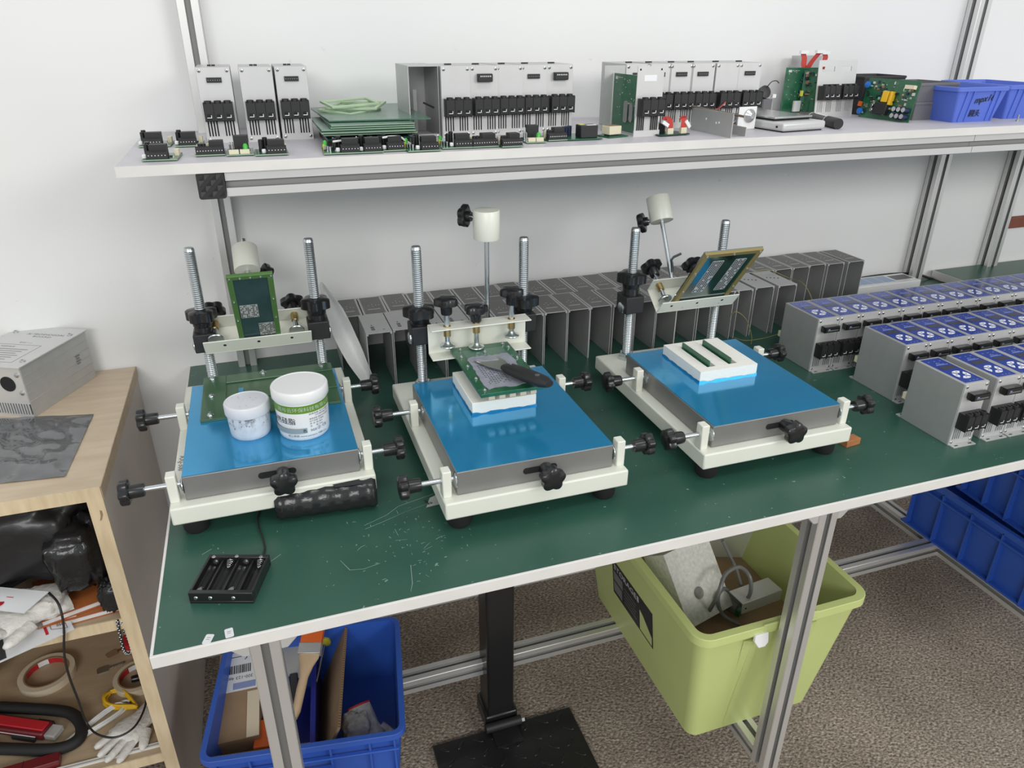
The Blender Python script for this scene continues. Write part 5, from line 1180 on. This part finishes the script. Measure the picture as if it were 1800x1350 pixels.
# ---------------------------------------------------------------- below the bench: blue crate at the left
ZR = .262; q = [gz(345, 1349, ZR), gz(713, 1285, ZR), gz(700, 1082, ZR)]
e1 = q[1]-q[0]; w1 = e1.length; an = math.atan2(e1.y, e1.x)-.03; d1 = (q[2]-q[1]).length*1.02
c = (q[0]+q[1])/2 + Vector((-math.sin(an), math.cos(an), 0))*d1/2
CRT = thing('crate', 'blue plastic crate of tools and cardboard under bench left end', 'crate', (c.x, c.y, .1401), an)
hC = ZR-.140; wi, di = w1-.012, d1-.012
tub(CRT, 'tub', 'crate_blue', wi-.018, di-.018, wi, di, hC, .012, t=.0022, lip=.006, liph=.010, floor=.004)
ribs(CRT, 'crate_blue', wi-.018, wi, (di-.018)/2, di/2, hC-.010, [-.12, -.075, -.02, .035, .09, .125], t=.0065, wd=.003)
m = M('crate_blue'); m.bb(-.02, -di/2-.008, hC-.052, .035, -di/2-.001, hC-.046); m.bb(-wi/2+.005, -di/2-.0075, hC-.030, wi/2-.005, -di/2-.001, hC-.027); m.build('rib_band', CRT, bevel=.0008)
M('crate_blue').bb(-wi/2+.02, di/2-.0035, hC-.022, wi/2-.02, di/2-.0018, hC-.019).build('wall_ledge', CRT)
def incrate(nm, label, cat, px, z, rz=0., tilt=(0, 0)): p = gz(*px, z); return thing(nm, label, cat, (p.x, p.y, z), rot=(tilt[0], tilt[1], rz))
T = incrate('carton', 'brown shipping carton with barcode label inside the blue crate', 'carton', (418, 1300), .225, an+.10, (.10, 0))
M('cardboard').bb(-.033, 0, -.075, .030, .215, .0).build('box', T, bevel=.0008); M('paper').bb(-.028, .085, 0, .026, .205, .0005).build('shipping_label', T, smooth=0); M('tape').bb(.012, .0, .0001, .030, .08, .0008).build('flap_tape', T, smooth=0)
m = M('print_black')
r = random.Random(3)
for y0, h2, n in ((.118, .016, 18), (.178, .010, 12)):
    x = -.020
    for k in range(n): wd = r.choice([.0006, .0010, .0016]); m.bb(x, y0, .0005, x+wd, y0+h2, .0007); x += wd+r.choice([.0006, .0012])
for y in (.165, .160, .150): m.bb(-.022, y, .0005, .015, y+.0012, .0007)
m.build('barcode', T, smooth=0); text('300-123 4#', .008, 'print_black', 'print', T, TR(.020, .112, .0005) @ RZ(180), extr=.0001); text('9', .016, 'print_black', 'print', T, TR(.004, .143, .0005), extr=.0001); M('print_pale').bb(-.010, .088, .0005, .024, .100, .0007).build('print', T, smooth=0)
T = incrate('orange_tool', 'orange plastic tool end beside the carton in the crate', 'hand tool', (464, 1312), .215, an); M('orange').bb(-.016, 0, -.06, .016, .05, .0).build('body', T, bevel=.002); M('dark').lathe([(.003, 0), (.003, .0004)], 12, TR(.006, .014, 0)).build('hole', T)
T = incrate('scraper', 'grey scraper blade left of the paint brush in crate', 'scraper', (517, 1185), .215, an+.1, (.30, 0)); M('anod').prism([(-.014, 0), (.010, -.01), (.016, .06), (-.018, .055)], 0, .002).build('blade', T); M('bin_black').bb(-.007, -.06, -.003, .006, .0, .005).build('handle', T, bevel=.002)
T = incrate('paint_brush', 'flat paint brush with wooden handle and orange bristles in crate', 'brush', (519, 1260), .232, an-.16, (.35, 0))
m = M('wood_handle'); m.rings([[(w2*math.cos(2*PI*j/14)+x2, y2, .007*math.sin(2*PI*j/14)*(1 if y2 < .08 else .8)) for j in range(14)] for w2, y2, x2 in ((.003, -.002, 0), (.0065, .008, 0), (.0072, .04, .001), (.0068, .06, .002), (.011, .078, .003), (.016, .090, .004), (.0165, .096, .004))]); m.build('handle', T)
M('anod').bb(-.014, .096, -.007, .022, .114, .007).build('ferrule', T, bevel=.001); M('orange').bb(-.013, .114, -.006, .021, .152, .006).build('bristles', T, bevel=.001)
T = incrate('blue_panel', 'thin dark blue folder standing beside the paint brush', 'folder', (549, 1320), .235, an+.05); M('navy_box').bb(-.004, 0, -.09, .004, .20, .0).build('panel', T, bevel=.001); M('navy_box').bb(-.05, .02, -.0925, -.004, .20, -.088).build('base_panel', T)
T = incrate('screwdriver', 'yellow-handled screwdriver leaning in the crate shadow', 'screwdriver', (556, 1200), .225, an-.14, (.10, 0)); M('steel', RX(-90)).lathe([(.0012, 0), (.0016, .004), (.0016, .075)], 8).build('shaft', T); m = M('lemon', TR(0, .074, 0) @ RX(-90)); m.lathe([(.004, 0), (.010, .004), (.010, .014), (.0075, .018), (.0095, .026), (.0095, .05), (.005, .054)], 8); m.build('handle', T)
p0, p1 = gz(592, 1306, .232), gz(604, 1108, .248)
T = thing('cardboard_sheet', 'tall cardboard sheet standing on edge in the crate', 'cardboard', (p0.x-.045, p0.y, .146), math.atan2(p1.y-p0.y, p1.x-p0.x), rot=(.42, 0, math.atan2(p1.y-p0.y, p1.x-p0.x)))
M('cardboard').bb(.012, -.002, .004, .245, .002, .122).build('sheet', T, smooth=0); m = M('card_dark'); 
for k in range(48): m.bb(.013+k*.0048, -.0014, .1219, .0154+k*.0048, .0014, .1224)
m.build('corrugated_edge', T, smooth=0, kind='stuff')
p0, p1 = gz(372, 1336, .255), gz(545, 1312, .255)
T = thing('cardboard_sheet', 'cardboard flap along the front wall of the crate', 'cardboard', (p0.x, p0.y+.006, .150), an); L = (p1-p0).length
M('cardboard').bb(0, -.002, 0, L, .002, .102).build('sheet', T, smooth=0); m = M('card_dark')
for k in range(int(L/.0045)): m.bb(.001+k*.0045, -.0014, .1019, .0032+k*.0045, .0014, .1024)
m.build('corrugated_edge', T, smooth=0, kind='stuff')
p = gz(652, 1282, .20); glove('work_glove', 'grey work glove with red cuff edge in the crate corner', TR(p.x-.004, p.y+.002, .180) @ RZ(an*57.3-160) @ RX(-28), 'cloth_grey', 'red', .66, .4)
p = gz(622, 1292, .175); lumpy('work_glove', 'bunched grey glove with red edge beside the flat one', 'glove', 'cloth_grey', (p.x+.006, p.y, .150), (.045, .05, .062), seed=12, amp=.13, fq=5)
# black sit-on pole stand with tread plate
p = gz(870, 1252, .012)
PS_ = thing('pole_stand', 'black square pole hinged to a chequered foot plate on floor', 'pole stand', (.445, .36, 0))
M('black').bb(-.0255, -.0255, .030, .0255, .0255, .62).build('pole', PS_, bevel=.004)
M('black').bb(-.031, -.031, .0, .031, .031, .034).build('socket', PS_, bevel=.004); m = M('black_matte'); m.cyl((-.034, -.040, .018), (.034, -.040, .018), .0085, n=16); m.build('hinge_barrel', PS_); m = M('steel'); m.cyl((.034, -.040, .018), (.040, -.040, .018), .006, n=6); m.build('hinge_bolt', PS_)
M('black').bb(-.024, -.078, .004, .026, -.040, .012).build('hinge_leaf', PS_)
q = [gz(760, 1311, .008), gz(1001, 1242, .008), gz(1052, 1350, .008)]; o = Vector((.445, .36, 0))
e1 = (q[1]-q[0]); an2 = math.atan2(e1.y, e1.x); pl = M('black', TR(q[0].x-o.x, q[0].y-o.y, 0) @ RZ(math.degrees(an2))); wp = e1.length
pl.bb(0, -.20, .002, wp, 0, .008); pl.build('foot_plate', PS_, bevel=.0015)
m = M('black', TR(q[0].x-o.x, q[0].y-o.y, .008) @ RZ(math.degrees(an2)))
for i in range(9):
    for j in range(7):
        x, y = .018+i*.0315+(.008 if j % 2 else 0), -.015-j*.028; a = 45 if (i+j) % 2 else -35
        if x < wp-.012: m.lathe([(1, 0), (.85, .7), (.3, 1)], 10, TR(x, y, 0) @ RZ(a) @ Matrix.Diagonal((.0105, .0028, .0017, 1)))
m.build('tread_pattern', PS_, kind='stuff')
# lime storage bin standing on the frame
ZB, ZR = .1401, .390
GB = thing('storage_box', 'lime green storage box with STORAGE label resting on bench frame', 'storage box', (.806, .285, ZB))
w0, d0, w1, d1, h = .232, .36, .288, .418, ZR-ZB
tub(GB, 'tub', 'lime', w0, d0, w1, d1, h, .018, t=.003, lip=.009, liph=.014, n=6, floor=.004)
M('lime').bb(-.10, -.155, .0041, .10, .155, .0048).build('floor_liner', GB)
for x in (-.050, .045): 
    m = M('lime'); m.put([(x-.006, -d0/2+.0005, .01), (x+.006, -d0/2+.0005, .01), (x+.006+.012*(1 if x > 0 else -1), -d1/2+.001, h-.03), (x-.006+.012*(1 if x > 0 else -1), -d1/2+.001, h-.03), (x-.006, -d0/2-.003, .012), (x+.006, -d0/2-.003, .012), (x+.006, -d1/2-.0035, h-.03), (x-.006, -d1/2-.0035, h-.03)], [(4, 5, 6, 7), (0, 4, 7, 3), (5, 1, 2, 6), (7, 6, 2, 3), (0, 1, 5, 4)]); m.build('wall_rib', GB, smooth=0)
M('lime').bb(-.045, -d1/2-.0098, h-.010, .05, -d1/2-.006, h+.0025).build('handle_notch', GB, bevel=.001)
m = M('jar_white', TR(-.052, -d1/2-.0098, h-.010) @ RX(-12)); m.prism([(-.008, 0), (.014, 0), (.014, -.016), (.008, -.022), (-.003, -.022), (-.010, -.010)], -.002, .003, RX(90)); m.build('latch', GB, bevel=.0008, label='white plastic latch')
# label on the left wall
sl = math.atan2((w1-w0)/2, h); XLb = Matrix(((0, 0, -1, -w0/2-.0004), (-1, 0, 0, .05), (0, 1, 0, .075), (0, 0, 0, 1))); 
XLb = TR(-w0/2-.0012-math.tan(sl)*.085, .085, .085) @ RY(math.degrees(-sl)) @ Matrix(((0, 0, -1, 0), (-1, 0, 0, 0), (0, 1, 0, 0), (0, 0, 0, 1)))
m = M('print_black', XLb); m.bb(0, 0, 0, .150, .080, .0006); m.build('label_sheet', GB, smooth=0)
m = M('print_grey', XLb)
for x0, y0, x1, y1 in ((.004, .035, .040, .055), (.004, .008, .036, .030)): m.bb(x0, y0, .0006, x1, y1, .0008)
m.use('lime'); m.prism([(.105, .004), (.147, .004), (.147, .022), (.118, .044), (.105, .050)], .0006, .0008)
m.use('print_grey')
for k in range(5): m.bb(.046, .046-k*.008, .0006, .092-.004*(k % 2), .0475-k*.008, .0008)
m.build('label_print', GB, smooth=0); text('STORAGE', .0165, 'plate', 'label_print', GB, XLb @ TR(.006, .062, .0007), width=.086); M('plate', XLb).bb(.096, .062, .0006, .102, .074, .0009).build('label_print', GB, smooth=0)
# what is in it
T = thing('cardboard_sheet', 'brown cardboard lining near the top of the lime box', 'cardboard', (.806, .285, ZB+.118)); M('cardboard').bb(-.120, -.175, 0, .125, .175, .003).build('sheet', T, smooth=0)
c0, c1, c3 = gz(1213, 1106, .285), gz(1288, 1064, .285), gz(1150, 1000, .375)
ex = (c1-c0); wS_ = ex.length; ex.normalize(); ey = c3-c0; ey -= ex*ey.dot(ex); dS_ = ey.length; ey.normalize(); ez = ex.cross(ey)
T = thing('foam_slab', 'thick white foam slab with a round hole in lime box', 'foam', c0); T.matrix_world = Matrix(((ex.x, ey.x, ez.x, c0.x), (ex.y, ey.y, ez.y, c0.y), (ex.z, ey.z, ez.z, c0.z), (0, 0, 0, 1))) @ TR(0, 0, -.055)
m = M('foam_epe'); w, d, h2 = wS_, dS_*1.12, .055; hx, hy, hr = wS_*.42, dS_*.40, .0105; n = 16
ring = [(hx+hr*math.cos(2*PI*j/n), hy+hr*math.sin(2*PI*j/n)) for j in range(n)]
outer = []
for j in range(n):
    c_, s_ = math.cos(2*PI*j/n), math.sin(2*PI*j/n); k = []
    if c_ > 1e-6: k.append((w-hx)/c_)
    if c_ < -1e-6: k.append(-hx/c_)
    if s_ > 1e-6: k.append((d-hy)/s_)
    if s_ < -1e-6: k.append(-hy/s_)
    k = min(k); outer.append((hx+k*c_, hy+k*s_))
for cx_, cy_ in ((0, 0), (w, 0), (w, d), (0, d)):
    j = min(range(n), key=lambda q2: (outer[q2][0]-cx_)**2+(outer[q2][1]-cy_)**2); outer[j] = (cx_, cy_)
m.rings([[(x, y, 0) for x, y in outer], [(x, y, h2) for x, y in outer], [(x, y, h2) for x, y in ring], [(x, y, h2-.03) for x, y in ring]], cap1=True); m.build('slab', T, smooth=20)
P_ = [gz(1242, 1082, ZB+.135), gz(1262, 1045, ZB+.20), gz(1275, 1010, ZB+.22), gz(1300, 997, ZB+.22), gz(1318, 1015, ZB+.21), gz(1318, 1045, ZB+.18), gz(1300, 1060, ZB+.15), gz(1275, 1035, ZB+.17), gz(1262, 1050, ZB+.17), gz(1270, 1080, ZB+.14), gz(1300, 1098, ZB+.13)]
m = M('grey_cable'); m.tube(smoothpath(P_), .0034, 8); tag(m.build('grey_cable'), 'thick grey cable coiled inside the lime box', 'cable')
P_ = [gz(1310, 1050, ZB+.15), gz(1294, 1000, ZB+.18), gz(1270, 950, ZB+.24)]
m = M('grey_cable'); m.tube(P_, .0030, 8); tag(m.build('grey_tube'), 'straight grey tube sticking up behind the coil in lime box', 'tube')
p = gz(1293, 1052, ZB+.15); T = thing('cable_plug', 'grey serial plug hood at the end of coiled cable', 'connector', (p.x, p.y, ZB+.128), .5); M('grey_cable').bb(-.014, -.01, 0, .014, .012, .014).build('hood', T, bevel=.003); M('pcb').bb(-.016, -.017, .001, .012, -.010, .012).build('green_socket', T); M('grey_cable').cyl((0, .012, .007), (-.004, .03, .010), .004).build('boot', T)
p = gz(1298, 1065, ZB+.16); T = thing('metal_bracket', 'white folded metal bracket across the front of lime box', 'bracket', (p.x, p.y-.01, ZB+.15), .10); m = M('plate'); m.bb(0, 0, 0, .085, .0015, .022); m.bb(0, .0015, .0205, .085, .035, .022); m.build('plate', T, bevel=.0005); M('dark').lathe([(.0018, 0), (.0018, .0003)], 10, TR(.008, 0, .010) @ RX(90)).build('hole', T)
p = gz(1255, 985, ZB+.20); T = thing('metal_strip', 'white perforated metal strip behind the foam slab', 'bracket', (.79, .40, ZB+.125), .05); M('plate').bb(-.01, 0, 0, .10, .0015, .09).build('plate', T); M('brass').lathe([(.006, 0), (.006, .002)], 12, TR(.002, 0, .075) @ RX(90)).build('bush', T)
# translucent lid standing at the back right of the box
T = thing('clear_tray', 'translucent plastic tray standing upright in the lime box', 'tray', (.885, .36, ZB+.125), rot=(.10, .12, -.35))
m = M('clear', RX(90)); L_ = lambda w_, d_, r_, z_: [(x, y, z_) for x, y in rrect(w_, d_, r_, 6, 0, .10)]
m.rings([L_(.15, .22, .03, 0), L_(.165, .235, .035, .03), L_(.180, .25, .035, .03), L_(.180, .25, .035, .0315), L_(.162, .232, .034, .0315), L_(.147, .217, .029, .002)]); m.build('tray_shell', T, smooth=40)
# blue crates at the right
def big_crate(x, y, z, l, w, h, rz, label):
    T = thing('crate', label, 'crate', (x, y, z), rz, 'large blue crates under the bench'); nn = 4
    wi, di = w-.02, l-.02
    tub(T, 'tub', 'crate_blue', wi-.016, di-.016, wi-.004, di-.004, h, .008, t=.0025, lip=.008, liph=.012, floor=.004)
    for s2, L2, W2_, ax in ((-1, di, wi, 'y'), (-1, wi, di, 'x')):
        for k in range(6):
            t = (-.5+k/5)*(L2-.02)
            if ax == 'y': M('crate_blue').bb(-wi/2-.006, t-.0016, .0, -wi/2+.009, t+.0016, h-.010).build('rib', T, smooth=0)
            else: M('crate_blue').bb(t-.0016, -di/2-.006, .0, t+.0016, -di/2+.009, h-.010).build('rib', T, smooth=0)
    M('crate_blue').bb(-wi/2-.007, -di/2-.004, h-.030, -wi/2+.004, di/2+.004, h-.026).build('rib_band', T, smooth=0); M('crate_blue').bb(-wi/2-.005, -di/2-.004, 0, -wi/2+.008, di/2+.004, .004).build('rib_band', T, smooth=0)
    M('crate_blue').bb(-wi/2, -di/2-.007, h-.030, wi/2, -di/2+.004, h-.026).build('rib_band', T, smooth=0)
    return T
big_crate(1.465+.15, .468-.20, .1401, .40, .30, .135, 0, 'lower blue ribbed crate under the bench right part')
a, b2 = gz(1673, 859, .2757), gz(1790, 942, .2757); ee = (b2-a).normalized(); nn_ = Vector((-ee.y, ee.x, 0)); cc = a+ee*.148+nn_*.158
big_crate(cc.x, cc.y, .2757, .315, .30, .135, math.atan2(ee.y, ee.x)+PI/2, 'upper blue crate stacked askew on the lower one')
